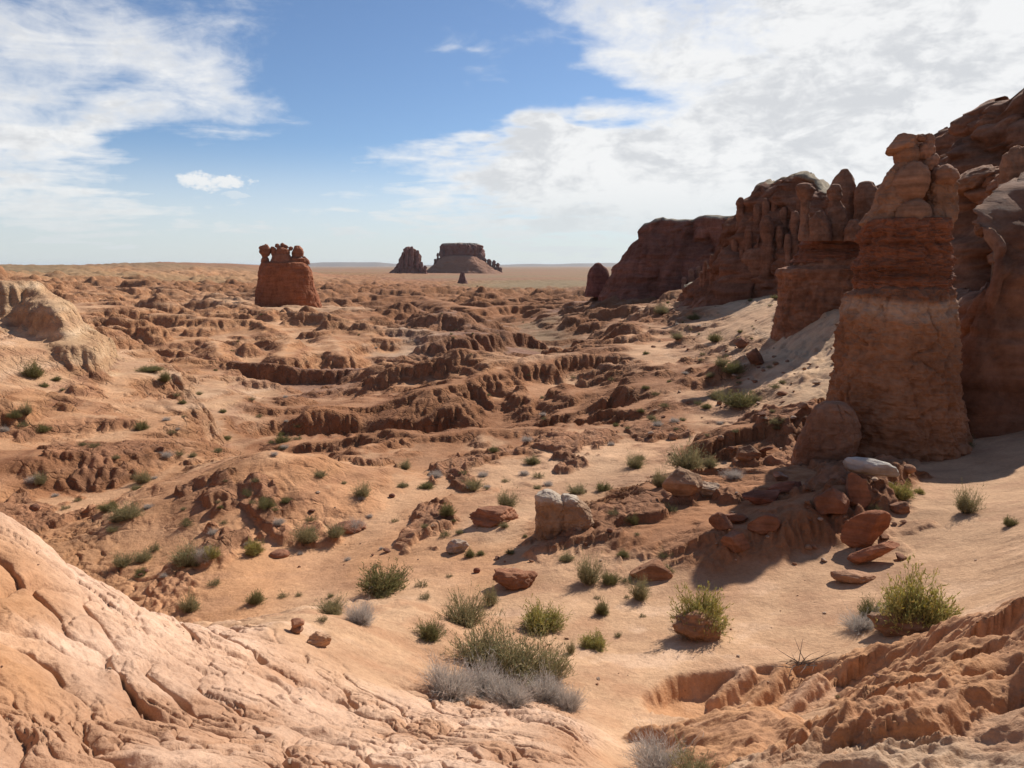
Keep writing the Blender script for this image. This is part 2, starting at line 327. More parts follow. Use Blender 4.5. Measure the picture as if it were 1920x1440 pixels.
# keep the sheet low where nothing is constrained
print('base', round(time.time() - T0, 1))
AMPC = sstep(2., 14., rr) * (1 - .0 * rr)
Z = BASE.copy()
far = sstep(250, 900, rr)
wx = XX + 1.6 * fbm2(XX / 9, YY / 9, 3, 40); wy = YY + 1.6 * fbm2(XX / 9, YY / 9, 3, 50)
RO = np.clip(ROUGH * 1.25 + .30 * sstep(20, 40, rr) * sstep(.05, .25, ROUGH), 0, 1)
mid = sstep(11, 34, rr) * (1 - far)
hl = ridge2(wx / 19, wy / 19, 2, 1)
Z += (ridge2(wx / 26, wy / 15, 2, 1) * .9 + bill2((wx - .8 * wy) / 15, (wy + .3 * wx) / 8.5, 2, 4) * 1.25) * RO * mid * sstep(18, 60, rr)
ux = XX + .5 * fbm2(XX / 2.2, YY / 2.2, 3, 41); uy = YY + .5 * fbm2(XX / 2.2, YY / 2.2, 3, 51)
m2 = bill2((ux - .5 * uy) / 5.2, uy / 3.4, 3, 7, .45)
Z += m2 * (.02 + .33 * RO) * mid
Z += bill2(ux / 1.3, uy / 1.3, 3, 17) * (.015 + .09 * RO) * sstep(7, 20, rr) * (1 - far)
Z += fbm2(wx / 60, wy / 60, 2, 9) * 1.2 * sstep(120, 300, rr) * (1 - .9 * far)
Z += (ridge2(wx / 34, wy / 34, 3, 12) * 1.7 * sstep(110, 260, rr) + bill2(XX / 16, YY / 12, 3, 14) * 1.3 * sstep(90, 200, rr)) * RO * (1 - sstep(900, 1500, rr))
Z += fbm2(XX / 3.1, YY / 3.1, 4, 22) * .06 * sstep(3, 9, rr) * (1 - far)
def P3(u, v, z):
    th, te = pix_dir(u, v); r = z / te
    return r * math.sin(th), r * math.cos(th), z


def base_hit(u, v, dz):
    th, te = pix_dir(u, v); j = int(round(float(np.interp(th, TH, np.arange(NC))))); r = np.exp(LN); ok = ((BASE[:, j] + dz) / r >= te) & (r > 1.9); i = int(np.argmax(ok))
    return r[i] * math.sin(th), r[i] * math.cos(th), float(BASE[i, j]) + dz


def landform(pts, w, slope, k=.25, warp=.35, col=None, rough=None, cut=False, rib=0., ribw=1., asym=1., dz=None):
    """raise (or cut) a rounded ridge along a line of crest points: photo pixel and height"""
    p = np.array([P3(*q) for q in pts]) if dz is None else np.array([base_hit(u, v, dz) for u, v in pts]); hi = 7 * w + 3.5 / slope * .9
    rmin = np.hypot(p[:, 0], p[:, 1]).min() - hi; rmax = np.hypot(p[:, 0], p[:, 1]).max() + hi
    i0 = int(np.searchsorted(LN, math.log(max(rmin, .5)))); i1 = int(np.searchsorted(LN, math.log(rmax)))
    tt = np.arctan2(p[:, 0], p[:, 1]); dt = hi / max(np.hypot(p[:, 0], p[:, 1]).min(), 1)
    j0 = int(np.searchsorted(TH, tt.min() - dt)); j1 = int(np.searchsorted(TH, tt.max() + dt)); s_ = (slice(i0, i1), slice(j0, j1))
    x = XX[s_]; y = YY[s_]
    nx_ = x + warp * w * fbm2(x / (w * 1.6), y / (w * 1.6), 4, 201); ny_ = y + warp * w * fbm2(x / (w * 1.6), y / (w * 1.6), 4, 211)
    best = np.full(x.shape, 1e9 if cut else -1e9); dmin = np.full(x.shape, 1e9)
    for a, b in (zip(p[:-1], p[1:]) if len(p) > 1 else [(p[0], p[0] + np.array([.01, 0, 0]))]):
        ab = b[:2] - a[:2]; L2 = max(ab @ ab, 1e-6); t = np.clip(((nx_ - a[0]) * ab[0] + (ny_ - a[1]) * ab[1]) / L2, 0, 1)
        dx = nx_ - a[0] - t * ab[0]; dy = ny_ - a[1] - t * ab[1]; d = np.hypot(dx, dy)
        if rib: d = d * (1 + rib * np.abs(n2((a[0] + t * ab[0]) / ribw + d * .12 / ribw, (a[1] + t * ab[1]) / ribw + d * .12 / ribw, 5)) * 2)
        h = a[2] + t * (b[2] - a[2]); q = np.sqrt(d * d + w * w) - w
        back = np.where(dy * np.hypot(a[0], a[1]) > 0, asym, 1.)
        ext = 4.5 * w; q = q * back + np.maximum(d - ext, 0) * (1 - back) * .8
        q = h + slope * q if cut else h - slope * q
        best = np.minimum(best, q) if cut else np.maximum(best, q); dmin = np.minimum(dmin, d)
    z0 = Z[s_]; sg = -1. if cut else 1.
    dlt = sg * (best - z0); dlt = np.where(dlt > -8 * k, .5 * (dlt + np.sqrt(dlt * dlt + k * k)) - .5 * (np.sqrt(64 * k * k + k * k) - 8 * k), 0); dlt = np.maximum(dlt, 0)
    Z[s_] = z0 + sg * dlt
    m = sstep(0, .8 * k + .05, dlt)
    if col is not None: COLR[s_] = COLR[s_] * (1 - m[..., None]) + np.array(CLS[col]) * m[..., None]
    if rough is not None: ROUGH[s_] = ROUGH[s_] * (1 - m) + rough * m
FORMS = [
    # pale rilled spur at the left edge
    dict(pts=[(-120, 524, -.9), (0, 527, -.9), (60, 526, -.9), (95, 560, -1.85), (140, 640, -3.8), (190, 668, -4.9)], w=.8, slope=1.25, k=.3, col='T', rough=.25, rib=.35, ribw=1.1),
    dict(pts=[(-150, 690, -4.4), (40, 690, -4.8), (170, 668, -5.0), (230, 690, -5.5)], w=1.3, slope=.5, k=.3, col='S', rough=.3),
    dict(pts=[(-60, 760, -4.7), (100, 770, -5.3), (200, 790, -5.7)], w=1.5, slope=.5, k=.4, col='O', rough=.6, rib=.3),
    dict(pts=[(90, 842, -5.5), (200, 850, -5.8), (290, 830, -6.2)], w=1.2, slope=.6, k=.45, col='R', rough=.6, rib=.1),
    dict(pts=[(210, 792, -5.7), (290, 778, -6.2)], w=.9, slope=.8, k=.3, col='O', rough=.6, rib=.3),
    # smooth orange hill
    dict(pts=[(520, 858, -4.95), (470, 868, -5.05), (330, 930, -5.6)], w=1.1, slope=.42, k=.3, col='O', rough=.25),
    # cones and shoulders below the three goblins
    dict(pts=[(300, 592, -6.1), (400, 600, -6.4), (480, 600, -6.6)], w=2.5, slope=.5, k=.6, col='O', rough=.6, rib=.5, ribw=3),
    dict(pts=[(520, 596, -6.7), (600, 592, -6.8), (700, 622, -7.4)], w=3., slope=.45, k=.6, col='O', rough=.6, rib=.5, ribw=3),
    dict(pts=[(465, 642, -6.9)], w=.6, slope=.95, k=.3, col='O', rough=.6), dict(pts=[(540, 632, -6.9), (530, 668, -7.6)], w=.8, slope=.7, k=.3, col='O', rough=.6),
    dict(pts=[(620, 622, -7.2), (640, 668, -8.1)], w=.9, slope=.6, k=.3, col='O', rough=.6), dict(pts=[(400, 638, -7.0), (415, 665, -7.4)], w=.8, slope=.7, k=.3, col='O', rough=.6),
    # long ledges with dark fronts
    dict(pts=[(440, 684, -7.6), (560, 694, -7.9), (640, 696, -8.0), (705, 700, -8.2)], w=.5, slope=1.9, k=.2, col='M', rough=.6, rib=.3, asym=.12),
    dict(pts=[(590, 738, -8.3), (650, 735, -8.35), (695, 745, -8.5)], w=.6, slope=1.7, k=.2, col='M', rough=.6, rib=.3, asym=.15),
    dict(pts=[(820, 636, -8.3), (880, 634, -8.2), (925, 630, -8.2), (975, 628, -8.2)], w=.7, slope=2.2, k=.2, col='M', rough=.6, rib=.3, asym=.15),
    dict(pts=[(870, 628, -7.9), (900, 640, -8.4), (940, 655, -9.)], w=1.2, slope=.9, k=.3, col='M', rough=.6, asym=.3),
    dict(pts=[(640, 592, -7.4), (760, 594, -7.9), (860, 596, -8.4), (905, 600, -8.8)], w=1.4, slope=1.2, k=.3, col='R', rough=.7, rib=.5, ribw=3, asym=.2),
    dict(pts=[(560, 612, -7.6), (700, 622, -8.), (800, 626, -8.3)], w=1.4, slope=.8, k=.3, col='O', rough=.8, rib=.5, ribw=3, asym=.3),
    # fluted bank and long ridge in the valley
    dict(pts=[(735, 556, -8.3), (790, 556, -8.3), (850, 570, -9.), (900, 578, -9.8)], w=3.5, slope=.55, k=.8, col='R', rough=.35, rib=.2, ribw=4),
    dict(pts=[(880, 580, -9.7), (960, 572, -9.5), (1060, 570, -9.1), (1130, 574, -8.6)], w=2., slope=.9, k=.5, col='R', rough=.5, rib=.8, ribw=4.5, asym=.3),
    dict(pts=[(1090, 566, -7.6), (1150, 560, -6.9), (1230, 556, -6.2)], w=3., slope=.5, k=.5, col='M', rough=.5, rib=.5, ribw=4),
    # red hills in the middle
    dict(pts=[(800, 735, -6.9), (880, 712, -6.55), (960, 700, -6.5), (1040, 688, -6.35), (1120, 672, -6.2), (1240, 640, -5.9)], w=1.5, slope=.72, k=.45, col='R', rough=.8, rib=.5, ribw=2.4, asym=.35),
    dict(pts=[(860, 745, -6.9), (880, 775, -7.6)], w=1., slope=.9, k=.3, col='R', rough=.8, rib=.3), dict(pts=[(980, 725, -6.8), (1010, 770, -7.5)], w=1., slope=.9, k=.3, col='R', rough=.8, rib=.3),
    dict(pts=[(1060, 720, -6.5), (1100, 760, -7.)], w=1., slope=.7, k=.3, col='R', rough=.8, rib=.3),
    dict(pts=[(1330, 680, -5.1), (1240, 712, -5.7), (1180, 735, -6.1), (1120, 752, -6.5)], w=.8, slope=.8, k=.3, col='R', rough=.8, rib=.5, asym=.6),
    dict(pts=[(1240, 618, -5.9), (1170, 628, -6.4), (1090, 640, -7.), (1040, 655, -7.8)], w=1.4, slope=.8, k=.3, col='R', rough=.8, rib=.5, ribw=2.5),
    dict(pts=[(560, 822, -7.1), (640, 820, -7.0), (722, 810, -6.6), (800, 818, -6.5), (880, 806, -6.3), (1000, 806, -6.2), (1100, 818, -6.1), (1200, 824, -5.9), (1330, 800, -5.5)], w=.9, slope=.75, k=.3, col='R', rough=.8, rib=.5, ribw=1.6, asym=.4),
    dict(pts=[(722, 812, -6.6), (690, 850, -7.2), (640, 890, -7.2)], w=.5, slope=1.1, k=.2, col='R', rough=.8, rib=.4),
    dict(pts=[(780, 850, -6.6), (760, 880, -6.8)], w=.5, slope=.9, k=.2, col='R', rough=.8, rib=.4),
    dict(pts=[(900, 850, -6.3), (950, 872, -6.4), (1060, 868, -6.2), (1180, 872, -5.9), (1240, 868, -5.7)], w=.5, slope=.9, k=.2, col='R', rough=.8, rib=.5, ribw=1.2, asym=.3),
    dict(pts=[(640, 905, -6.1), (720, 898, -6.15), (830, 905, -6.0)], w=.6, slope=.6, k=.2, col='O', rough=.4, rib=.4, ribw=1.2, asym=.3),
    dict(pts=[(1150, 780, -6.2), (1250, 770, -5.9), (1330, 760, -5.5)], w=.8, slope=.7, k=.25, col='R', rough=.8, rib=.5, asym=.4),
    # rock apron below the big hoodoo
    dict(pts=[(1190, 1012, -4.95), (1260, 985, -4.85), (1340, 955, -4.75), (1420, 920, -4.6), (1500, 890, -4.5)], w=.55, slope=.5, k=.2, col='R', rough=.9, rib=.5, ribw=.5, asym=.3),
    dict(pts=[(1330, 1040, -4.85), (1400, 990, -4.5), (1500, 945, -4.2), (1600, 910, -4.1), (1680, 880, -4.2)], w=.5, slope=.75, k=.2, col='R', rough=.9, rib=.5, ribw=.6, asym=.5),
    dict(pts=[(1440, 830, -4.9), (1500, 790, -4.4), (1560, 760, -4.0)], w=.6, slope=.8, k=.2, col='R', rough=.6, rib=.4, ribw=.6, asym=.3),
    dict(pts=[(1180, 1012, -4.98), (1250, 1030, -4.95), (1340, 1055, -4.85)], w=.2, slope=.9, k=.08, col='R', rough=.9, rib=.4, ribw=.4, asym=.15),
    dict(pts=[(1000, 985, -5.2), (1120, 1000, -5.1)], w=.8, slope=.25, k=.1, col='S'),
    # sand lip behind the near mound
    dict(pts=[(440, 1183, -3.3), (540, 1180, -3.65), (690, 1172, -4.15), (730, 1178, -4.5)], w=.9, slope=.55, k=.15, col='S'),
    # gully at lower right: cut, ribs, near rim
    dict(pts=[(1325, 1398, -5.35), (1420, 1404, -5.4), (1530, 1410, -5.4), (1640, 1405, -5.05), (1700, 1400, -4.4)], w=.70, slope=2.4, k=.06, cut=True, warp=.2, col='O', rough=.3),
    dict(pts=[(1405, 1250, -4.70), (1350, 1300, -4.86), (1290, 1372, -5.25)], w=.09, slope=1.7, k=.05, warp=.4, col='O', rough=.2),
    dict(pts=[(1470, 1246, -4.66), (1405, 1318, -4.86), (1350, 1405, -5.35)], w=.09, slope=1.7, k=.05, warp=.4, col='O', rough=.2),
    dict(pts=[(1535, 1262, -4.56), (1475, 1328, -4.76), (1415, 1415, -5.3)], w=.09, slope=1.7, k=.05, warp=.4, col='O', rough=.2),
    dict(pts=[(1595, 1290, -4.34), (1540, 1346, -4.6), (1485, 1415, -5.15)], w=.09, slope=1.7, k=.05, warp=.4, col='O', rough=.2),
    dict(pts=[(1650, 1326, -4.1), (1600, 1372, -4.45), (1560, 1415, -4.95)], w=.09, slope=1.7, k=.05, warp=.4, col='O', rough=.2),
    dict(pts=[(1200, 1366, -4.2), (1270, 1356, -4.05), (1335, 1378, -3.75), (1400, 1352, -3.75), (1435, 1336, -3.8), (1490, 1362, -3.45), (1545, 1398, -3.1), (1600, 1385, -2.95), (1680, 1372, -2.75)], w=.10, slope=1.5, k=.05, warp=.4, col='O', rough=.2),
    dict(pts=[(1435, 1336, -3.8), (1440, 1400, -3.4), (1460, 1450, -3.0)], w=.2, slope=.8, k=.06, col='O', rough=.2),
    # ribs falling from the right edge
    dict(pts=[(1960, 1105), (1860, 1150), (1760, 1190), (1670, 1210)], dz=.16, w=.10, slope=1.5, k=.05, warp=.6, col='O', rough=.3, asym=.5),
    dict(pts=[(1970, 1150), (1880, 1196), (1800, 1228), (1735, 1250)], dz=.18, w=.10, slope=1.5, k=.05, warp=.6, col='O', rough=.3, asym=.5),
    dict(pts=[(1970, 1200), (1880, 1246), (1800, 1280), (1720, 1306)], dz=.18, w=.10, slope=1.5, k=.05, warp=.6, col='O', rough=.3, asym=.5),
    dict(pts=[(1970, 1255), (1880, 1290), (1800, 1325), (1710, 1350)], dz=.16, w=.10, slope=1.5, k=.05, warp=.6, col='O', rough=.3, asym=.5),
]
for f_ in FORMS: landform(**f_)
print('forms', round(time.time() - T0, 1))
print('noise', round(time.time() - T0, 1))


# hydraulic erosion with many droplets at once, on the dense block (cells are near-square in log-polar space)
def erode(Zb, ra, dln, batches, steps, N, seed, weight=None, er=.34, cap_k=5.):
    g = np.random.default_rng(seed); nr, nc = Zb.shape; H = Zb.astype(np.float64).copy(); Hf = H.ravel(); rc = ra.ravel()
    for b in range(batches):
        py = g.random(N) * (nr - 3) + 1; px = g.random(N) * (nc - 3) + 1
        dx = np.zeros(N); dy = np.zeros(N); vel = np.ones(N); wat = np.ones(N); sed = np.zeros(N); alive = np.ones(N, bool)
        for s in range(steps):
            iy = py.astype(int); ix = px.astype(int); fy = py - iy; fx = px - ix; k = iy * nc + ix
            h00 = Hf[k]; h01 = Hf[k + 1]; h10 = Hf[k + nc]; h11 = Hf[k + nc + 1]; r = rc[iy]
            sx = r * DTH; sy = r * dln
            gx = ((h01 - h00) * (1 - fy) + (h11 - h10) * fy) / sx; gy = ((h10 - h00) * (1 - fx) + (h11 - h01) * fx) / sy
            h = h00 * (1 - fx) * (1 - fy) + h01 * fx * (1 - fy) + h10 * (1 - fx) * fy + h11 * fx * fy
            dx = dx * .25 - gx * .75; dy = dy * .25 - gy * .75; L = np.sqrt(dx * dx + dy * dy) + 1e-9
            dx /= L; dy /= L
            # step of one angular cell in world size
            nx = px + dx; ny = py + dy * (DTH / dln)
            ok = alive & (nx > 1) & (nx < nc - 2) & (ny > 1) & (ny < nr - 2)
            nx = np.where(ok, nx, px); ny = np.where(ok, ny, py); alive = ok
            jy = ny.astype(int); jx = nx.astype(int); gy_ = ny - jy; gx_ = nx - jx; q = jy * nc + jx
            h2 = Hf[q] * (1 - gx_) * (1 - gy_) + Hf[q + 1] * gx_ * (1 - gy_) + Hf[q + nc] * (1 - gx_) * gy_ + Hf[q + nc + 1] * gx_ * gy_
            dh = (h2 - h) / sx                       # in cells
            cap = np.maximum(-dh, .01) * vel * wat * cap_k
            dep = np.where((sed > cap) | (dh > 0), np.where(dh > 0, np.minimum(dh, sed), (sed - cap) * .25), 0.)
            erd = np.where((sed <= cap) & (dh <= 0), np.minimum((cap - sed) * er, -dh), 0.)
            ch = np.where(alive, dep - erd, 0.)
            chw = ch * sx * .5
            if weight is not None: chw = chw * weight[k]
            sed = sed + np.where(alive, erd - dep, 0)
            np.add.at(Hf, k, chw * (1 - fx) * (1 - fy)); np.add.at(Hf, k + 1, chw * fx * (1 - fy))
            np.add.at(Hf, k + nc, chw * (1 - fx) * fy); np.add.at(Hf, k + nc + 1, chw * fx * fy)
            vel = np.sqrt(np.maximum(vel * vel - dh * 3., .05)); vel = np.minimum(vel, 3.); wat *= .985; px, py = nx, ny
            if not alive.any(): break
    return H


def smooth(a, k=1):
    for _ in range(k):
        b = a.copy(); b[1:-1] = (a[:-2] + 2 * a[1:-1] + a[2:]) * .25; a = b.copy(); a[:, 1:-1] = (b[:, :-2] + 2 * b[:, 1:-1] + b[:, 2:]) * .25
    return a
I0 = int(np.searchsorted(LN, math.log(5))); I1 = int(np.searchsorted(LN, math.log(229)))
blk = Z[I0:I1, J0:J1]; rblk = ROUGH[I0:I1, J0:J1]
ww = np.clip(rblk * .6 + .02, 0, .48).ravel()
E0 = blk.copy()
# coarse pass for large gullies, then a fine one
cb = smooth(blk, 2)[::2, ::2]; DT = DTH; DTH *= 2
cw = ww.reshape(blk.shape)[::2, ::2].ravel()
ce = erode(cb, rr[I0:I1][::2], .0058, 14, 70, 14000, 1, cw)
DTH = DT
dd = up((ce - cb), np.arange(blk.shape[0]) / 2, np.arange(blk.shape[1]) / 2)
blk = blk + dd
fe = erode(blk, rr[I0:I1], .0029, 14, 60, 26000, 2, ww)
edge = np.minimum(np.minimum(np.arange(fe.shape[1]), np.arange(fe.shape[1])[::-1])[None] / 40., 1) * np.minimum(np.minimum(np.arange(fe.shape[0]), np.arange(fe.shape[0])[::-1])[:, None] / 60., 1)
dE = (fe - E0) * edge
dE = .8 * dE + .2 * smooth(dE, 1)
Z[I0:I1, J0:J1] += dE
print('erosion', round(time.time() - T0, 1))

# ledges: harder beds stand out as small steps
def terrace(z, per, k, sharp):
    t = z / per; f = t - np.floor(t); g = np.where(f < .5, .5 * (2 * f) ** sharp, 1 - .5 * (2 - 2 * f) ** sharp)
    return z + k * (g - f) * per
tz = Z + .5 * fbm2(XX / 11, YY / 11, 3, 60)
tm = RO * mid
Z += (terrace(tz, 1.9, .85, 3.0) - tz) * tm * sstep(-.3, .25, fbm2(XX / 16, YY / 16, 2, 61))
tz = Z + .1 * fbm2(XX / 3, YY / 3, 3, 62)
Z += (terrace(tz, .42, .8, 3.) - tz) * np.clip(.25 + RO, 0, 1) * sstep(9, 16, rr) * (1 - sstep(60, 120, rr)) * sstep(-.1, .5, fbm2(XX / 5, YY / 5, 2, 63))
tz = Z + .25 * fbm2(XX / 6, YY / 6, 3, 68)
Z += (terrace(tz, .8, .55, 2.4) - tz) * tm * sstep(-.2, .3, fbm2(XX / 13, YY / 9, 2, 69))
# crumbly surface of the steep banks
gs = np.hypot(np.gradient(Z, axis=0) / (np.gradient(np.exp(LN))[:, None]), np.gradient(Z, axis=1) / (np.gradient(TH)[None] * rr)); gs = sstep(.2, .8, smooth(gs, 2)) * sstep(11, 20, rr) * (1 - far)
sc_ = np.clip(rr / 40, .35, 3)
Z += gs * (.055 * ridge2(XX / .9, YY / .9, 3, 71, .6) * np.minimum(sc_, 1.3) + .13 * ridge2(XX / 3.3, YY / 3.3, 3, 72, .6) * sstep(40, 110, rr))
chm = sstep(.545, .555, COLR[..., 0]) * sstep(22, 30, rr)
Z += chm * (.16 * bill2((ux + uy) / 3.4, (uy - ux) / 1.3, 3, 75) + .05 * bill2(ux / .8, uy / .8, 2, 76))
# low slabs of bedrock showing through the sand of the basin
sl_ = fbm2(XX / 3.4, YY / 5.2, 3, 64) + .25 * fbm2(XX / .7, YY / .7, 3, 65)
SLAB = sstep(.30, .40, sl_) * sstep(11.5, 15, rr) * (1 - sstep(22, 34, rr)) * (.35 + .65 * sstep(.05, .2, ROUGH))
Z += SLAB * (.16 + .10 * ridge2(ux / .55, uy / 1.2, 3, 66))


def near_detail():
    """folds, lobes and drying cracks of the near mounds, as real relief"""
    i1 = int(np.searchsorted(LN, math.log(26))); s = (slice(0, i1), slice(J0, J1))
    x = XX[s]; y = YY[s]; r = rr[:i1]; px = None
    th = TH[J0:J1][None] + 0 * r
    # mound mask: pale colours close by
    pale = np.clip(idwP[s], 0, 1)
    grey = np.clip(idwY[s], 0, 1)
    w1 = x + .25 * fbm2(x / .9, y / .9, 3, 60); w2 = y + .25 * fbm2(x / .9, y / .9, 3, 70)
    # long lobes running down towards the right
    a = R(-38); ca, sa = math.cos(a), math.sin(a)
    lx = (w1 * ca + w2 * sa); ly = (-w1 * sa + w2 * ca)
    e, c = worley_edge(lx / .85, ly / .40, 2)
    lobe = np.minimum(e * 2.2, .5); lobe = np.sqrt(np.clip(lobe * 2, 0, 1)) * .06 + (c - .5) * .035 - .05
    big = (1 - sstep(.0, .07, e)) * .07 * sstep(-.15, .4, fbm2(x / 1.3, y / 1.3, 2, 77))
    e2, c2 = worley_edge((w1 + .05 * n2(x / .08, y / .08, 5)) / .19, w2 / .14, 4)
    cr = (1 - sstep(.0, .10, e2)) * .036 * np.maximum(sstep(-.25, .3, fbm2(x / .8, y / .8, 2, 81)), sstep(-1.1, -.4, x) * sstep(-.5, .0, fbm2(x / .8, y / .8, 2, 81))); pill = np.minimum(e2, .3) * .03
    e3, c3 = worley_edge(w1 / .085, w2 / .07, 6)
    cr3 = (1 - sstep(0, .16, e3)) * .011 * sstep(-.3, .2, fbm2(x / .5, y / .5, 2, 91)) + 0 * pill
    d = pale * (lobe - big - cr + pill * .6 - cr3)
    d += pale * .006 * fbm2(x / .06, y / .06, 3, 95) + pale * .03 * bill2(w1 / .5, w2 / .5, 3, 96)
    # crusty popcorn clay of the near right slope with parallel ribs falling to the left
    rib = ridge2((w1 * .30 + w2 * .0) , (w1 * -.55 + w2 * 1.25) / .55, 3, 33)
    pop, _ = worley_edge(w1 / .11, w2 / .09, 9)
    d += grey * (.13 * rib + .02 * np.minimum(pop * 2, .6) + .016 * fbm2(x / .16, y / .16, 4, 99, .6))
    Z[s] += d * sstep(1.2, 2.4, r) * (1 - sstep(18, 26, r))
idwP = up(idw(cTH, cLN, np.array([1. if (tuple(c) == PALE or i < 23) and tuple(c) != SAND else 0. for i, c in enumerate(ccol)])[:, None])[..., 0], gi, gj)
idwY = up(idw(cTH, cLN, np.array([1. if (tuple(c) == GREY and r_ < 3.) else 0. for c, r_ in zip(ccol, cL)])[:, None])[..., 0], gi, gj)
near_detail()
print('near', round(time.time() - T0, 1))


def height(x, y):
    """terrain height in the world at x, y"""
    r = math.hypot(x, y); th = math.atan2(x, y)
    i = np.interp(math.log(max(r, .26)), LN, np.arange(NR)); j = np.interp(th, TH, np.arange(NC))
    i0 = min(int(i), NR - 2); j0 = min(int(j), NC - 2); fi = i - i0; fj = j - j0
    return float(CZ + Z[i0, j0] * (1 - fi) * (1 - fj) + Z[i0 + 1, j0] * fi * (1 - fj) + Z[i0, j0 + 1] * (1 - fi) * fj + Z[i0 + 1, j0 + 1] * fi * fj)


def ground_at(u, v, rmin=1.5, rmax=3000):
    """first terrain point seen through a photo pixel"""
    th, te = pix_dir(u, v); j = int(round(float(np.interp(th, TH, np.arange(NC)))))
    r = np.exp(LN); ang = Z[:, j] / r
    ok = (ang >= te) & (r > rmin) & (r < rmax)
    i = int(np.argmax(ok)) if ok.any() else int(np.searchsorted(LN, math.log(rmax)))
    d = r[i]
    return Vector((d * math.sin(th), d * math.cos(th), CZ + float(Z[i, j])))


def link(name, me, mat=None, parent=None):
    o = bpy.data.objects.new(name, me); COL.objects.link(o)
    if mat: me.materials.append(mat)
    if parent: o.parent = parent
    return o


def mesh_np(name, co, quads, smooth_=True):
    me = bpy.data.meshes.new(name); n = len(co); k = quads.shape[1]
    me.vertices.add(n); me.vertices.foreach_set('co', np.asarray(co, np.float32).ravel())
    me.loops.add(quads.size); me.loops.foreach_set('vertex_index', quads.ravel().astype(np.int32))
    me.polygons.add(len(quads)); me.polygons.foreach_set('loop_start', np.arange(0, quads.size, k, dtype=np.int32))
    me.polygons.foreach_set('loop_total', np.full(len(quads), k, np.int32))
    if smooth_: me.polygons.foreach_set('use_smooth', np.ones(len(quads), bool))
    me.update(); me.validate(); return me


def tag(o, label=None, cat=None, group=None, kind=None):
    if label: o['label'] = label
    if cat: o['category'] = cat
    if group: o['group'] = group
    if kind: o['kind'] = kind
    return o

# ---- colours of the ground, from what it is made of: beds by height, sand where the slope is gentle
def ground_colour():
    sl = np.zeros_like(Z); dzr = np.gradient(Z, axis=0) / (np.gradient(np.exp(LN))[:, None]); dzt = np.gradient(Z, axis=1) / (np.gradient(TH)[None] * rr)
    sl = np.sqrt(dzr ** 2 + dzt ** 2)
    sl[:, 0] = sl[:, 1]; sl[:, -1] = sl[:, -2]
    sls = smooth(sl, 2)
    C = COLR.copy()
    q = fbm2(XX / 5, YY / 5, 4, 101)[..., None]; q2 = fbm2(XX / .9, YY / .9, 4, 111)[..., None]
    zz = Z + .35 * fbm2(XX / 7, YY / 7, 3, 121)
    # beds
    bt = np.array([0., .12, .2, .34, .42, .5, .62, .7, .82, .9, 1.])
    bc = np.array([[1, 1, 1], [1.12, 1.1, 1.1], [.78, .68, .66], [1., .95, .9], [1.3, 1.45, 1.65], [.95, .9, .9], [.68, .62, .68], [1.1, 1.08, 1.05], [.85, .75, .70], [1.2, 1.28, 1.4], [1, 1, 1]])
    ph = (zz / 2.3) % 1.
    band = np.stack([np.interp(ph, bt, bc[:, k]) for k in range(3)], -1)
    steep = sstep(.16, .55, sls)[..., None]; rg = (sstep(.05, .35, ROUGH) * sstep(9, 18, rr) * (1 - .5 * sstep(300, 700, rr)))[..., None]
    C = C * (1 + (band - 1) * rg * (.5 + .5 * steep))
    lt = sstep(.505, .53, COLR[..., 0:1]); rock = (np.array(RED) + (.22 + .42 * sstep(.38, .46, COLR[..., 0:1])) * (C - np.array(RED))) * (1 - lt) + C * .88 * lt
    k = rg * steep * .85
    C = C * (1 - k) + rock * k
    k = SLAB[..., None] * .8; C = C * (1 - k) + np.array((.36, .175, .095)) * (1 + .35 * q2) * k
    flat = (1 - sstep(.06, .22, sls))[..., None] * rg * (.35 + .65 * sstep(-.4, .3, q))
    flat = flat * (1 - .7 * sstep(.40, .31, COLR[..., 0:1])); C = C * (1 - .6 * flat) + np.array(SAND) * .6 * flat * (1 + .15 * q)
    global RMASK; RMASK = np.clip(rg * (.25 + .75 * steep) + SLAB[..., None], 0, 1)[..., 0]
    # chalky patches and orange stains
    nearm = (1 - sstep(9, 14, rr))[..., None]
    ch = sstep(.25, .75, q2 + .6 * q)[..., None].reshape(Z.shape + (1,)) if q2.ndim == 2 else sstep(.25, .75, q2 + .6 * q)
    C = C * (1 - .22 * ch * nearm) + np.array((.64, .48, .37)) * .22 * ch * nearm
    st_ = sstep(.1, .8, -q2 - .8 * q)
    C = C * (1 - .6 * st_ * nearm) + np.array((.48, .25, .135)) * .6 * st_ * nearm
    C = C * (1 + .15 * q + .10 * q2)
    q3 = sstep(.05, .5, fbm2(XX / 2.1, YY / 1.2, 4, 151, .6))[..., None] * (1 - rg) * sstep(5, 8, rr)[..., None]; C = C * (1 - .35 * q3) + np.array((.40, .215, .125)) * .35 * q3
    # chalk-white wash rims far out, thin scrub tint on the plain
    fr = sstep(200, 500, rr)[..., None]; sc = sstep(-.2, .5, fbm2(XX / 160, YY / 420, 3, 131))[..., None]
    C = C * (1 - .45 * fr * sc) + np.array((.22, .175, .09)) * .45 * fr * sc
    rb_ = sstep(.0, .5, fbm2(XX / 700, YY / 260, 4, 141, .6))[..., None] * fr; C = C * (1 - .6 * rb_) + np.array((.30, .14, .085)) * .6 * rb_
    return np.clip(C, .02, .8)


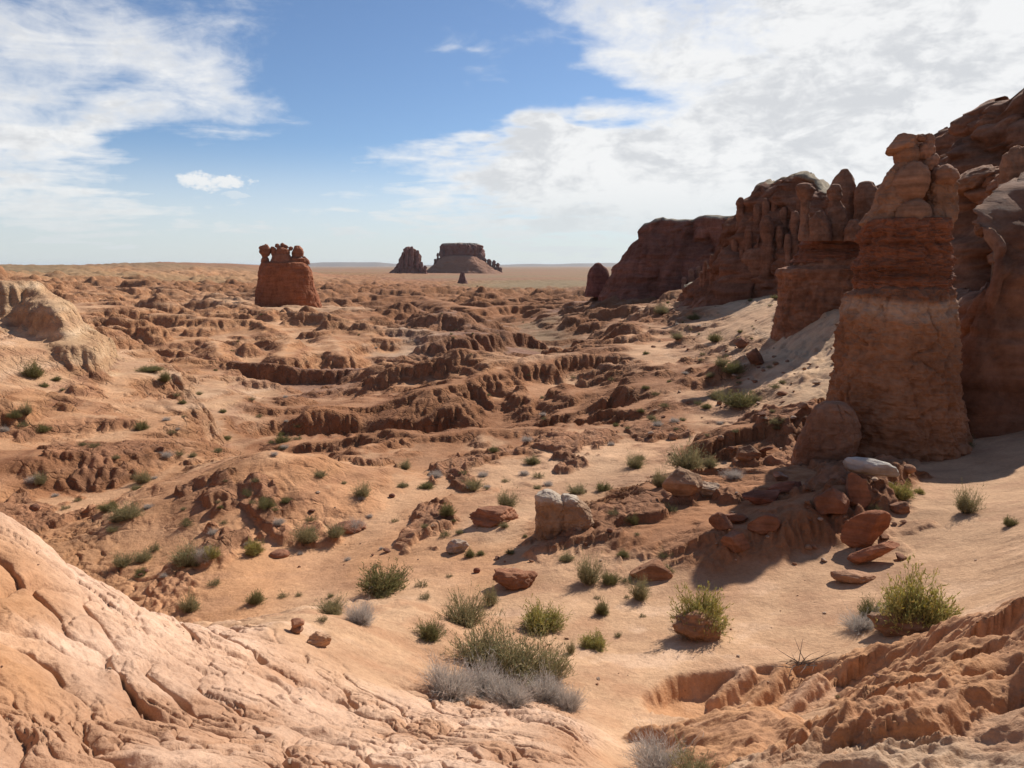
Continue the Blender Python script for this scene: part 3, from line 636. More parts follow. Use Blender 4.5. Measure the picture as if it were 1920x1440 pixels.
def ground_material():
    m = bpy.data.materials.new('ground_soil'); m.use_nodes = True; t = NT(m.node_tree); b = m.node_tree.nodes['Principled BSDF']
    b.inputs['Roughness'].default_value = .95; b.inputs['Specular IOR Level'].default_value = .15
    a = t.node('ShaderNodeAttribute', attribute_name='soil'); g = t.node('ShaderNodeNewGeometry'); pos = g.outputs['Position']
    f1 = t.noise(pos, 14., 6, .65); f2 = t.noise(pos, 1.7, 5, .6); f3 = t.noise(pos, 70., 3, .6)
    k = t.m('ADD', t.m('MULTIPLY', f1, .40), t.m('ADD', t.m('MULTIPLY', f2, .35), t.m('MULTIPLY', f3, .25)))
    col = t.mix(1., a.outputs['Color'], t.mix(t.rng(k, .3, .7), (.74, .70, .68, 1), (1.2, 1.22, 1.24, 1)), 'MULTIPLY')
    # scattered dark grit and small stones
    vo = t.node('ShaderNodeTexVoronoi'); t.l.new(pos, vo.inputs['Vector']); vo.inputs['Scale'].default_value = 9.
    sp = t.m('MULTIPLY', t.rng(vo.outputs['Distance'], .13, .07), t.rng(f2, .52, .6)); col = t.mix(t.m('MULTIPLY', sp, .55), col, (.2, .10, .06, 1))
    t.l.new(col, b.inputs['Base Color'])
    bp = t.node('ShaderNodeBump'); bp.inputs['Strength'].default_value = .55; bp.inputs['Distance'].default_value = .03
    hh = t.m('ADD', t.noise(pos, 22., 7, .68), t.m('MULTIPLY', t.noise(pos, 3., 6, .62), 2.2)); t.l.new(hh, bp.inputs['Height'])
    bp2 = t.node('ShaderNodeBump'); bp2.inputs['Strength'].default_value = .3; bp2.inputs['Distance'].default_value = .35
    t.l.new(t.noise(pos, .9, 8, .66), bp2.inputs['Height'])
    # crumbling, finely cracked surface on bare rock only
    rk = a.outputs['Alpha']; bp3 = t.node('ShaderNodeBump'); t.l.new(t.m('MULTIPLY', rk, .85), bp3.inputs['Strength']); bp3.inputs['Distance'].default_value = .22
    v3 = t.node('ShaderNodeTexVoronoi', feature='DISTANCE_TO_EDGE'); v3.inputs['Scale'].default_value = 1.6
    wv = t.node('ShaderNodeVectorMath', operation='ADD'); t.l.new(pos, wv.inputs[0]); wn = t.node('ShaderNodeTexNoise'); wn.inputs['Scale'].default_value = 1.3; wn.inputs['Detail'].default_value = 4; t.l.new(pos, wn.inputs['Vector']); t.l.new(wn.outputs['Color'], wv.inputs[1]); t.l.new(wv.outputs[0], v3.inputs['Vector'])
    n5 = t.noise(pos, 3.2, 9, .72); t.l.new(t.m('ADD', t.m('MULTIPLY', n5, 1.0), t.m('MULTIPLY', t.rng(v3.outputs['Distance'], 0., .12), .35)), bp3.inputs['Height'])
    t.l.new(bp2.outputs[0], bp3.inputs['Normal']); t.l.new(bp3.outputs[0], bp.inputs['Normal'])
    dk = t.m('MULTIPLY', t.rng(t.noise(pos, 1.9, 8, .7), .50, .66), t.m('MULTIPLY', rk, .3)); col = t.mix(dk, col, t.mix(1., col, (.55, .45, .42, 1), 'MULTIPLY')); t.l.new(col, b.inputs['Base Color']); t.l.new(bp.outputs[0], b.inputs['Normal'])
    return m


def build_ground():
    co = np.stack([XX, YY, Z + CZ], -1).reshape(-1, 3)
    i = np.arange(NR - 1)[:, None]; j = np.arange(NC)[None]; j2 = (j + 1) % NC
    q = np.stack([i * NC + j, i * NC + j2, (i + 1) * NC + j2, (i + 1) * NC + j], -1).reshape(-1, 4)[:, ::-1]
    co = np.concatenate([co, [[0, 0, CZ - 1.62]]]); me = bpy.data.meshes.new('ground'); n = len(co)
    tri = np.stack([np.full(NC, n - 1), np.arange(NC), (np.arange(NC) + 1) % NC], -1)[:, ::-1]
    li = np.concatenate([q.ravel(), tri.ravel()]).astype(np.int32); ls = np.concatenate([np.arange(len(q)) * 4, len(q) * 4 + np.arange(NC) * 3]).astype(np.int32)
    me.vertices.add(n); me.vertices.foreach_set('co', co.astype(np.float32).ravel()); me.loops.add(len(li)); me.loops.foreach_set('vertex_index', li)
    me.polygons.add(len(ls)); me.polygons.foreach_set('loop_start', ls); me.polygons.foreach_set('loop_total', np.concatenate([np.full(len(q), 4), np.full(NC, 3)]).astype(np.int32))
    me.polygons.foreach_set('use_smooth', np.ones(len(ls), bool)); me.update()
    C = ground_colour().reshape(-1, 3); C = np.concatenate([C, [PALE]]); C = np.concatenate([C, np.append(RMASK.ravel(), 0.)[:, None]], 1)
    at_ = me.color_attributes.new('soil', 'FLOAT_COLOR', 'POINT'); at_.data.foreach_set('color', C.astype(np.float32).ravel())
    o = link('ground', me, ground_material()); tag(o, kind='structure')
build_ground()
print('ground', round(time.time() - T0, 1))


# ------------------------------------------------------------------ rocks
def rock_material(name='sandstone', rough=.92):
    m = bpy.data.materials.new(name); m.use_nodes = True; t = NT(m.node_tree); b = m.node_tree.nodes['Principled BSDF']
    b.inputs['Roughness'].default_value = rough; b.inputs['Specular IOR Level'].default_value = .2
    a = t.node('ShaderNodeAttribute', attribute_name='soil'); tc = t.node('ShaderNodeTexCoord'); g = t.node('ShaderNodeNewGeometry'); pos = g.outputs['Position']
    f1 = t.noise(pos, 5., 7, .65); f2 = t.noise(pos, .8, 5, .6)
    s3 = t.node('ShaderNodeSeparateXYZ'); t.l.new(pos, s3.inputs[0])
    strat = t.noise(t.vec(t.m('MULTIPLY', s3.outputs[0], .25), t.m('MULTIPLY', s3.outputs[1], .25), t.m('MULTIPLY', s3.outputs[2], 2.2)), 1.4, 6, .6)
    streak = t.noise(t.vec(t.m('MULTIPLY', s3.outputs[0], 2.), t.m('MULTIPLY', s3.outputs[1], 2.), t.m('MULTIPLY', s3.outputs[2], .18)), 1.1, 5, .6)
    k = t.m('ADD', t.m('MULTIPLY', f1, .3), t.m('ADD', t.m('MULTIPLY', f2, .25), t.m('ADD', t.m('MULTIPLY', strat, .25), t.m('MULTIPLY', streak, .2))))
    col = t.mix(1., a.outputs['Color'], t.mix(t.rng(k, .34, .66), (.50, .43, .39, 1), (1.12, 1.12, 1.12, 1)), 'MULTIPLY')
    t.l.new(col, b.inputs['Base Color'])
    bp = t.node('ShaderNodeBump'); bp.inputs['Strength'].default_value = .6; bp.inputs['Distance'].default_value = .09
    t.l.new(t.m('ADD', t.noise(pos, 11., 9, .74), t.m('MULTIPLY', strat, 2.6)), bp.inputs['Height']); t.l.new(bp.outputs[0], b.inputs['Normal'])
    return m
ROCK = rock_material()
BROWN = (.27, .135, .078); DARK = (.20, .085, .048); TAN = (.42, .235, .125); CREAM = (.62, .47, .34); MAROON = (.24, .11, .075)


def W(u, v, r):
    """world point on a photo pixel's ray at horizontal distance r"""
    th, te = pix_dir(u, v); return np.array([r * math.sin(th), r * math.cos(th), CZ + r * te])


def pxs(u, r): return r * math.cos(math.atan((u - 960) / F)) / F      # metres per photo pixel at distance r


def finish(name, co, faces, col, parent=None, mat=None):
    me = mesh_np(name, co, faces); n = len(co)
    c = np.ones((n, 4), np.float32); c[:, :3] = np.clip(col, .01, .85)
    at_ = me.color_attributes.new('soil', 'FLOAT_COLOR', 'POINT'); at_.data.foreach_set('color', c.ravel())
    return link(name, me, mat or ROCK, parent)


def strata_col(co, base, amp=.25, per=1.1, seed=0, bands=None):
    z = co[:, 2] + .12 * per * n3(co[:, 0] / per, co[:, 1] / per, co[:, 2] * 0, seed)
    a = n2(z / per * 2.1, z * 0 + seed, seed); b_ = n2(z / per * 6., z * 0 + 3.3, seed)
    f = 1 + amp * (a + .5 * b_); c = np.array(base)[None] * f[:, None]
    if bands is not None:
        for z0, z1, cc, k in bands:
            m = (sstep(z0 - .06 * per, z0 + .06 * per, z) * (1 - sstep(z1 - .06 * per, z1 + .06 * per, z)) * k)[:, None]; c = c * (1 - m) + np.array(cc) * m
    return c


def loft(name, levels, r, depth=.8, dr=0., base=BROWN, parent=None, nseg=180, nlev=160, lump=.0, lumpw=20., lumph=30., ribs=0., ribw=14., grain=.6, strat=0., stratp=5., p=2.5, amp=.25, bands=None, seed=0, top=.35, crack=0., origin=None, skew=None, per=None):
    """a free-standing rock mass from its left and right outline: levels (v, uL, uR) from the top down, sizes of relief in photo pixels"""
    lv = np.array(levels, float); v = lv[:, 0]; vv = np.linspace(v[0], v[-1], nlev); uL = np.interp(vv, v, lv[:, 1]); uR = np.interp(vv, v, lv[:, 2])
    uc = (lv[:, 1].min() + lv[:, 2].max()) / 2; s = pxs(uc, r)
    C = W(uc, v[-1], r); th = math.atan2(C[0], C[1]); ex = np.array([math.cos(th), -math.sin(th), 0]); ey = np.array([math.sin(th), math.cos(th), 0])
    kx = s / math.cos(th) * 1.0
    # horizontal position of each outline point on the plane through the centre facing the camera
    def lat(u, w_):
        a = np.array([pix_dir(x_, y_)[0] for x_, y_ in zip(u, w_)]); return np.tan(a - th) * r
    L = lat(uL, vv); Rr = lat(uR, vv); zz = np.array([CZ + pix_dir(uc, y_)[1] * r for y_ in vv]); cx = (L + Rr) / 2; hw = (Rr - L) / 2
    ph = np.linspace(0, 2 * math.pi, nseg, endpoint=False) + math.pi / 2
    cs = np.sign(np.cos(ph)) * np.abs(np.cos(ph)) ** (2 / p); sn = np.sign(np.sin(ph)) * np.abs(np.sin(ph)) ** (2 / p)
    dmax = hw.max(); hd = hw * depth * .6 + dmax * depth * .4 * (hw / dmax) ** .5 if top else hw * depth
    # spine straight up; relief pushes the rings out and in
    X = cx[:, None] + hw[:, None] * cs; Yl = hd[:, None] * sn + dr; Zl = np.repeat(zz[:, None], nseg, 1)
    pos = C[None, None] * np.array([1, 1, 0]) + ex * X[..., None] + ey * Yl[..., None]; pos[..., 2] = Zl
    nr_ = cs[..., None] * ex + sn[..., None] * ey; nr_ = nr_ / np.linalg.norm(nr_, axis=-1, keepdims=True); nr_ = np.repeat(nr_[None], nlev, 0)
    q = pos / s; sd_ = seed * 11
    wq = q + 6 * np.stack([n3(q[..., 0] / 18, q[..., 1] / 18, q[..., 2] / 18, sd_ + k) for k in range(3)], -1) if lump or ribs else q
    d = np.zeros(X.shape)
    arc = ph[None] * (hw.mean() + hd.mean()) / 2 / s
    if lump:
        e, c_ = worley_edge((arc + 5 * n3(q[..., 0] / 14, q[..., 1] / 14, q[..., 2] / 14, sd_)) / lumpw, (q[..., 2] + 6 * n3(q[..., 0] / 20, q[..., 1] / 20, q[..., 2] / 20, sd_ + 4)) / lumph, seed)
        d += lump * (np.sqrt(np.clip(e * 2.2, 0, 1)) - .6 + .7 * (c_ - .5))
    if ribs:
        rb = np.abs(n3(wq[..., 0] / ribw, wq[..., 1] / ribw, wq[..., 2] / (ribw * 5), sd_ + 7)); d += ribs * (np.minimum(rb * 2.6, 1) - .6)
    if strat:
        d += strat * (.45 + .9 * sstep(-.4, .5, n3(q[..., 0] / 26, q[..., 1] / 26, q[..., 2] / 20, sd_ + 31))) * (fbm2(q[..., 2] / stratp, n3(q[..., 0] / 30, q[..., 1] / 30, 0 * q[..., 0], sd_) * 1.5, 3, sd_ + 9, .6) + .5 * n3(q[..., 0] / 9, q[..., 1] / 9, q[..., 2] / 2.6, sd_ + 2))
    if crack:
        aw = arc + 7 * n3(q[..., 0] / 22, q[..., 1] / 22, q[..., 2] / 22, sd_ + 21); e_, _ = worley_edge(aw / (lumpw * 1.1), (q[..., 2] + 9 * n3(q[..., 0] / 25, q[..., 1] / 25, q[..., 2] / 25, sd_ + 22)) / (lumph * 1.1), seed + 3)
        d -= crack * (1 - sstep(0, .05, e_)) * sstep(-.3, .3, n3(q[..., 0] / 40, q[..., 1] / 40, q[..., 2] / 40, sd_ + 23))
    d += grain * (fbm3(q[..., 0] / 16, q[..., 1] / 16, q[..., 2] / 16, 6, sd_ + 12, .55) * 2.)
    pos = pos + nr_ * (d * s * np.minimum(1, hw[:, None] / (dmax * .25 + 1e-6)))[..., None]
    # round the top over and close both ends
    topz = pos[0].mean(0); capn = 10; rings = []
    for i in range(capn, 0, -1):
        f = i / capn; f2 = math.sqrt(1 - (1 - f) ** 2) if top else f
        rg = topz + (pos[0] - topz) * (1 - f) ; rg[:, 2] = pos[0][:, 2] + hw[0] * top * f2 + grain * s * n3(rg[:, 0] / s / 8, rg[:, 1] / s / 8, 0, seed) * f
        rings.append(rg)
    allr = np.concatenate([np.array(rings), pos], 0); nl = len(allr); co = allr.reshape(-1, 3)
    i = np.arange(nl - 1)[:, None]; j = np.arange(nseg)[None]; j2 = (j + 1) % nseg
    f = np.stack([i * nseg + j, (i + 1) * nseg + j, (i + 1) * nseg + j2, i * nseg + j2], -1).reshape(-1, 4)
    o = np.zeros(3) if origin is None else np.array(origin)
    col = strata_col(co, base, amp, per or s * 30, seed, bands)
    return finish(name, co - o, f, col, parent)


def ico(sub):
    bm = bmesh.new(); bmesh.ops.create_icosphere(bm, subdivisions=sub, radius=1); v = np.array([x.co[:] for x in bm.verts]); f = np.array([[x.index for x in q.verts] for q in bm.faces]); bm.free(); return v, f
ICO = {k: ico(k) for k in (3, 4, 5, 6)}


def stone(name, c, rad, base=BROWN, parent=None, rot=(0, 0, 0), cuts=0, seed=0, grain=.06, sub=5, amp=.34, sq=1., origin=None, top=None, strat=0., cutd=(.5, .8), flat=None):
    """a boulder: ellipsoid, optionally cut by joint planes, roughened by noise"""
    v, f = ICO[sub]; v = v.copy(); g = np.random.default_rng(seed + 100)
    if sq != 1: v = np.sign(v) * np.abs(v) ** sq; v /= np.abs(v).max() 
    for k in range(int(cuts * 1.8)):
        n = g.normal(size=3); n /= np.linalg.norm(n); dd = g.uniform(*cutd); t = v @ n; ex_ = np.maximum(t - dd, 0); v = v - n * (ex_ * .97)[:, None]
    n = v / np.linalg.norm(v, axis=1)[:, None]
    v = v + n * (grain * (fbm3(v[:, 0] * 1.3, v[:, 1] * 1.3, v[:, 2] * 1.3, 3, seed) * 1.6 + fbm3(v[:, 0] * 4, v[:, 1] * 4, v[:, 2] * 4, 5, seed + 5, .6) * .7))[:, None]
    if strat: v = v + n * (strat * fbm2(v[:, 2] * 5, v[:, 0] * .5, 3, seed))[:, None]
    rad = np.array(rad, float); v = v * rad
    from mathutils import Euler
    Rm = np.array(Euler([R(a) for a in rot]).to_matrix()); v = v @ Rm.T
    wpos = v + np.array(c); col = strata_col(wpos, base, amp, max(rad) * .5, seed)
    if top is not None:
        m = (sstep(.0, .8, v[:, 2] / np.abs(v[:, 2]).max() + .3 * fbm3(*(v / max(rad) * 2).T, 3, seed)))[:, None]; col = col * (1 - m) + np.array(top) * m
    o = np.zeros(3) if origin is None else np.array(origin)
    return finish(name, wpos - o, f, col, parent)


def empty(name, loc, **k):
    o = bpy.data.objects.new(name, None); COL.objects.link(o); o.location = loc; o.empty_display_size = .3; return tag(o, **k)


def curtain(name, nodes, back=14., base=BROWN, parent=None, ds=.25, pill=.8, pw=2.4, phh=3.2, rough=.5, lean=.25, seed=0, topcol=None, bands=None, per=3.5, nz=170, heads=.6, round_=.16, amp=.28, origin=(0, 0, 0), tiers=(), rise=0., benchrough=0.):
    """a cliff: base line given as (u, distance, v of its top, v of its foot) from one end to the other; top edge rounded, then a bench going back"""
    P = []; 
    for u, r, vt, vb in nodes:
        th = pix_dir(u, vt)[0]; P.append((r * math.sin(th), r * math.cos(th), CZ + pix_dir(u, vt)[1] * r, CZ + pix_dir(u, vb)[1] * r - 3.))
    P = np.array(P); seg = np.hypot(np.diff(P[:, 0]), np.diff(P[:, 1])); S = np.concatenate([[0], np.cumsum(seg)]); s = np.arange(0, S[-1], ds)
    B = np.stack([np.interp(s, S, P[:, k]) for k in range(4)], 1)
    kk = max(int(1.2 / ds), 1); pad = np.concatenate([np.repeat(B[:1], kk, 0), B, np.repeat(B[-1:], kk, 0)])
    Bx = np.stack([np.convolve(pad[:, k], np.ones(2 * kk + 1) / (2 * kk + 1), 'valid') for k in range(4)], 1); B[:, :2] = Bx[:, :2]; B[:, 3] = Bx[:, 3]
    T = np.gradient(B[:, :2], axis=0); T /= np.linalg.norm(T, axis=1)[:, None] + 1e-9; N = np.stack([T[:, 1], -T[:, 0]], 1)      # outward: to the right of travel
    ns = len(s); t = np.linspace(0, 1, nz); 
    H = (B[:, 2] - B[:, 3])[:, None]; z = B[:, 3][:, None] + t[None] * H
    off = lean * (1 - t[None]) * H
    for t0, w_ in tiers: off = off + w_ * sstep(t0 + .02, t0 - .02, t[None] + .02 * n2(s / 3, s * 0, seed)[:, None])
    S2 = np.repeat(s[:, None], nz, 1); wz = z + .5 * fbm2(S2 / 3, z / 3, 3, seed + 3); wsx = S2 + .45 * pw * fbm2(S2 / pw, z / phh * 1.2, 3, seed + 6)
    e, c = worley_edge(wsx / pw, wz / phh, seed); e2, c2 = worley_edge(wsx / (pw * .42) + 5, wz / (phh * .38), seed + 1)
    rb = np.minimum(np.abs(n2(wsx / pw * .8, wz / (phh * 5), seed + 8)) * 3, 1)
    d = pill * ((np.sqrt(np.clip(e * 2.2, 0, 1)) - .5) * (.35 + .65 * t[None]) + .8 * (rb - .6) + .32 * (np.sqrt(np.clip(e2 * 2.2, 0, 1)) - .5) * (.4 + .6 * t[None]) + .5 * (c - .5) * t[None])
    d = d + rough * (.5 * fbm2(S2 / 2, z / 2, 5, seed + 11, .6) + .35 * fbm2(z / (per * .22), S2 / 25, 3, seed + 13))
    e4, _ = worley_edge((wsx + .3 * fbm2(S2 / .9, z / .9, 3, seed + 15)) / (pw * .8), wz / (phh * 1.6), seed + 5); d = d - .42 * pill * (1 - sstep(0, .07, e4)) * sstep(-.4, .2, n2(S2 / 5, z / 5, seed + 16))
    # round the brow
    tr = np.clip((t[None] - (1 - round_)) / round_, 0, 1); d = d - (1 - np.sqrt(np.clip(1 - tr ** 2, 0, 1))) * round_ * H * .8
    z = z + heads * (fbm2(S2 / pw * .9, S2 * 0, 3, seed + 20, .6)) * t[None] ** 6 * 1.2
    off = off + d
    X = B[:, 0][:, None] + N[:, 0][:, None] * off; Y = B[:, 1][:, None] + N[:, 1][:, None] * off
    # bench behind the brow
    nb = 26; fb = np.linspace(0, 1, nb + 1)[1:] ** 1.4
    xe = X[:, -1:]; ye = Y[:, -1:]; rd_ = np.arctan2(xe, ye) + .12; rd_ = rd_[len(rd_) // 2 * 0:]; Xb = xe + np.sin(rd_) * back * fb[None]; Yb = ye + np.cos(rd_) * back * fb[None]
    zb = z[:, -1:] + rise * back * fb[None] + heads * .5 * fbm2(Xb / pw, Yb / pw, 3, seed + 30) * np.minimum(fb * 6, 1)[None] + benchrough * fbm2(Xb / .8, Yb / .8, 4, seed + 40, .6) - (fb[None] > .99) * H
    X = np.concatenate([X, Xb], 1); Y = np.concatenate([Y, Yb], 1); Zc = np.concatenate([z, zb], 1); m = X.shape[1]
    co = np.stack([X, Y, Zc], -1).reshape(-1, 3)
    i = np.arange(ns - 1)[:, None]; j = np.arange(m - 1)[None]; f = np.stack([i * m + j, (i + 1) * m + j, (i + 1) * m + j + 1, i * m + j + 1], -1).reshape(-1, 4)
    col = strata_col(co, base, amp, per, seed, bands).reshape(ns, m, 3)
    cc = 1 + .18 * np.concatenate([c - .5, np.zeros((ns, nb))], 1)[..., None]; col = col * cc
    if topcol is not None:
        tt = np.concatenate([np.repeat(t[None], ns, 0), np.ones((ns, nb))], 1) + .03 * n2(co[:, 0] / 2, co[:, 1] / 2, 2).reshape(ns, m)
        k = sstep(.955, .985, tt)[..., None] * .8; col = col * (1 - k) + np.array(topcol) * k
    return finish(name, co - np.array(origin), f, col.reshape(-1, 3), parent)


def base_z(u, v, r):
    p = W(u, v, r); return height(p[0], p[1])

def group_thing(name, u, v, r, **k):
    p = W(u, v, r); p[2] = height(p[0], p[1]); e = empty(name, p, **k); return e, p


# ---- tall goblin pillar
e, o = group_thing('hoodoo', 1670, 880, 21.5, label='tall hoodoo pillar with hooded round cap stones over a banded dark red neck', cat='hoodoo')
RP = 21.3
loft('pedestal', [(540, 1610, 1782), (552, 1586, 1790), (570, 1578, 1792), (600, 1572, 1795), (650, 1568, 1798), (700, 1562, 1802), (760, 1550, 1806), (800, 1546, 1812), (850, 1545, 1830), (885, 1540, 1850), (930, 1530, 1870)], RP, .75, base=(.40, .20, .105), parent=e, nseg=420, nlev=420, lump=7, lumpw=75, lumph=120, ribs=6, ribw=44, grain=3.2, strat=1.0, p=2.6, crack=5, seed=3, top=.1, origin=o, amp=.16, per=1.4,
     bands=[(CZ + pix_dir(1680, 592)[1] * RP, CZ + pix_dir(1680, 560)[1] * RP, CREAM, .45), (CZ + pix_dir(1680, 556)[1] * RP, CZ + pix_dir(1680, 500)[1] * RP, DARK, .7)])
loft('banded_neck', [(412, 1628, 1782), (425, 1618, 1785), (440, 1612, 1783), (455, 1611, 1780), (470, 1616, 1782), (485, 1606, 1786), (500, 1598, 1786), (515, 1604, 1782), (528, 1600, 1784), (545, 1608, 1782), (560, 1612, 1780)], RP, .75, base=(.29, .115, .06), parent=e, nseg=300, nlev=220, lump=5, lumpw=44, lumph=20, ribs=3.5, ribw=26, grain=3.2, strat=3.4, stratp=10, crack=3, p=2.6, seed=5, top=.05, origin=o, amp=.38, per=.8)
cap = dict(base=(.37, .20, .115), parent=e, nseg=220, nlev=170, origin=o, amp=.12, per=1.2)
loft('cap_stone', [(300, 1684, 1714), (312, 1672, 1722), (330, 1660, 1728), (350, 1650, 1732), (372, 1638, 1730), (392, 1632, 1722), (405, 1622, 1712), (418, 1610, 1702), (428, 1622, 1706)], RP, .8, -.0, lump=0, grain=2.4, p=2.2, crack=2.5, lumpw=60, lumph=70, strat=.6, seed=11, top=.35, **cap)
loft('cap_stone', [(282, 1732, 1744), (295, 1728, 1750), (310, 1728, 1762), (325, 1732, 1781), (340, 1734, 1793), (358, 1734, 1797), (385, 1732, 1796), (405, 1728, 1794), (428, 1712, 1788)], RP + .1, .85, .15, lump=0, grain=2.4, p=2.2, crack=2.5, lumpw=60, lumph=70, strat=.6, seed=12, top=.35, **cap)
def st(name, u, v, r, w, h, d, **k):
    c = W(u, v, r); s = pxs(u, r); return stone(name, c, (w * s * 1.03, d * s, h * s * 1.05), **k)
AZP = -math.degrees(math.atan2(o[0], o[1]))
st('head_stone', 1691, 271, RP, 33, 18, 30, base=(.36, .19, .11), parent=e, origin=o, rot=(0, -6, AZP), seed=21, grain=.09, cuts=3)
st('neck_stone', 1700, 292, RP, 21, 22, 24, base=(.35, .18, .10), parent=e, origin=o, rot=(0, 0, AZP), seed=22)
st('front_bulge', 1708, 344, RP - .27, 30, 38, 22, base=(.38, .205, .12), parent=e, origin=o, rot=(0, 14, AZP), seed=23, grain=.05)
st('round_stone', 1712, 402, RP - .36, 30, 27, 22, base=(.37, .20, .115), parent=e, origin=o, rot=(0, -14, AZP), seed=24, grain=.05)
for u_, v_, w_, h_ in ((1735, 285, 15, 16), (1742, 268, 9, 14), (1727, 259, 10, 7), (1741, 258, 7, 8), (1745, 305, 14, 16), (1772, 330, 22, 20)):
    st('knob', u_, v_, RP + .1, w_, h_, w_ * 1.1, base=(.33, .17, .10), parent=e, origin=o, rot=(0, 10, AZP), seed=int(u_), grain=.12, sub=4)

# ---- cliffs on the right
HO = []
def knob_stack(parent, o, u, vt, vb, w, r, seed, base=BROWN, name='rock_spire'):
    g = np.random.default_rng(seed); n = g.integers(2, 4); lv = []; k = 0
    for v in np.linspace(vt, vb, 14):
        f = (v - vt) / (vb - vt); wv = w * (.62 + .38 * abs(math.sin(f * math.pi * n + .5)) + .25 * f) * (1 if f > .03 else .8); sh = g.uniform(-.08, .08) * w
        lv.append((v, u - wv / 2 + sh, u + wv / 2 + sh))
    return loft(name, lv, r, .9, base=base, parent=parent, nseg=70, nlev=60, grain=w * .045, seed=seed, top=.5, origin=o, p=2.2, amp=.2, lump=w * .05, lumpw=w * .8, lumph=w)

e, o = group_thing('rock_cliff', 1860, 880, 23, label='shadowed near cliff wall beside the tall hooded pillar, topped by stony ledges', cat='cliff')
curtain('lower_wall', [(1700, 42, 520, 640), (1765, 30, 548, 820), (1790, 24, 552, 880), (1840, 22.8, 500, 885), (1900, 22.8, 440, 885), (1960, 24.5, 340, 885), (2100, 27.5, 320, 860), (2400, 34, 430, 830)], back=6, base=(.27, .125, .068), parent=e, ds=.09, nz=210, pill=.45, pw=2.6, phh=6., rough=.22, lean=.16, seed=31, per=1.4, heads=.3, origin=o, amp=.2, rise=.1, topcol=(.34, .20, .125), benchrough=.1)
curtain('middle_tier', [(1700, 48, 420, 560), (1765, 40, 375, 560), (1800, 36, 345, 550), (1850, 33.5, 318, 530), (1885, 32, 285, 510), (1925, 31.5, 268, 500), (2060, 33, 240, 500), (2300, 38, 220, 520)], back=9, base=(.30, .145, .08), parent=e, ds=.12, nz=170, pill=1.1, pw=2.4, phh=2.4, rough=.25, lean=.45, seed=34, per=1.6, heads=.8, origin=o)
curtain('upper_wall', [(1640, 66, 345, 500), (1700, 58, 330, 500), (1735, 54, 268, 500), (1762, 51, 246, 500), (1792, 50, 256, 500), (1806, 48, 214, 500), (1845, 46, 190, 500), (1900, 45, 170, 500), (1960, 45, 140, 500), (2120, 48, 90, 500), (2400, 54, 60, 500)], back=18, base=(.27, .13, .075), parent=e, ds=.16, nz=170, pill=1.2, pw=2.6, phh=2.6, rough=.3, lean=.55, seed=37, per=1.5, heads=1.0, origin=o)
for k, (u_, v_, w_, h_, r_) in enumerate(((1842, 428, 13, 15, 29), (1872, 432, 24, 17, 29.5), (1830, 340, 44, 20, 33), (1868, 385, 22, 20, 30.5), (1905, 330, 26, 50, 30), (1770, 268, 16, 22, 52), (1795, 290, 20, 20, 50), (1752, 330, 14, 18, 48), (1722, 275, 8, 8, 50))):
    st('rock_knob', u_, v_, r_, w_, h_, w_, base=(.35, .18, .10), parent=e, origin=o, rot=(0, -18 if k == 2 else 0, AZP), seed=60 + k, grain=.12)
HO.append(e)

e, o = group_thing('rock_castle', 1540, 600, 43, label='castle-like spur of stacked goblin columns between the tall pillar and the knobbly cliff', cat='rock formation')
RB = 43
loft('pedestal', [(486, 1498, 1650), (498, 1486, 1655), (504, 1458, 1660), (512, 1453, 1662), (522, 1459, 1662), (550, 1458, 1665), (580, 1455, 1668), (610, 1452, 1675), (640, 1445, 1680)], RB, .8, .8, base=(.35, .165, .09), parent=e, nseg=240, nlev=150, lump=4, lumpw=38, lumph=70, ribs=4, ribw=22, grain=2., strat=.8, crack=3, seed=41, top=.1, origin=o, p=2.8)
loft('banded_neck', [(446, 1504, 1650), (458, 1496, 1652), (470, 1498, 1654), (480, 1488, 1656), (492, 1482, 1658)], RB, .8, .8, base=(.27, .11, .06), parent=e, nseg=200, nlev=90, lump=3, lumpw=22, lumph=16, grain=1.4, strat=2.2, stratp=6, seed=42, top=.1, origin=o, amp=.4, per=.5)
for k, lv in enumerate(([(349, 1494, 1524), (356, 1491, 1528), (366, 1494, 1524), (376, 1501, 1519), (400, 1501, 1517), (425, 1498, 1520), (452, 1496, 1526)],
                        [(349, 1556, 1576), (356, 1550, 1580), (368, 1552, 1580), (376, 1557, 1574), (392, 1552, 1586), (420, 1550, 1590), (452, 1550, 1592)],
                        [(320, 1576, 1592), (332, 1566, 1600), (348, 1556, 1604), (370, 1562, 1606), (452, 1566, 1608)],
                        [(346, 1608, 1640), (360, 1600, 1650), (380, 1602, 1652), (452, 1600, 1656)],
                        [(399, 1530, 1548), (412, 1518, 1556), (430, 1516, 1560), (452, 1514, 1560)],
                        [(415, 1590, 1612), (430, 1584, 1622), (452, 1582, 1626)])):
    loft('goblin_column', lv, RB + (-1.2, -.6, 1.4, .8, -1.3, -1.4)[k], .9, base=(.33, .165, .095), parent=e, nseg=110, nlev=100, grain=1.1, seed=44 + k, top=.45, origin=o, p=2.2, lump=1.6, lumpw=18, lumph=22, amp=.18)

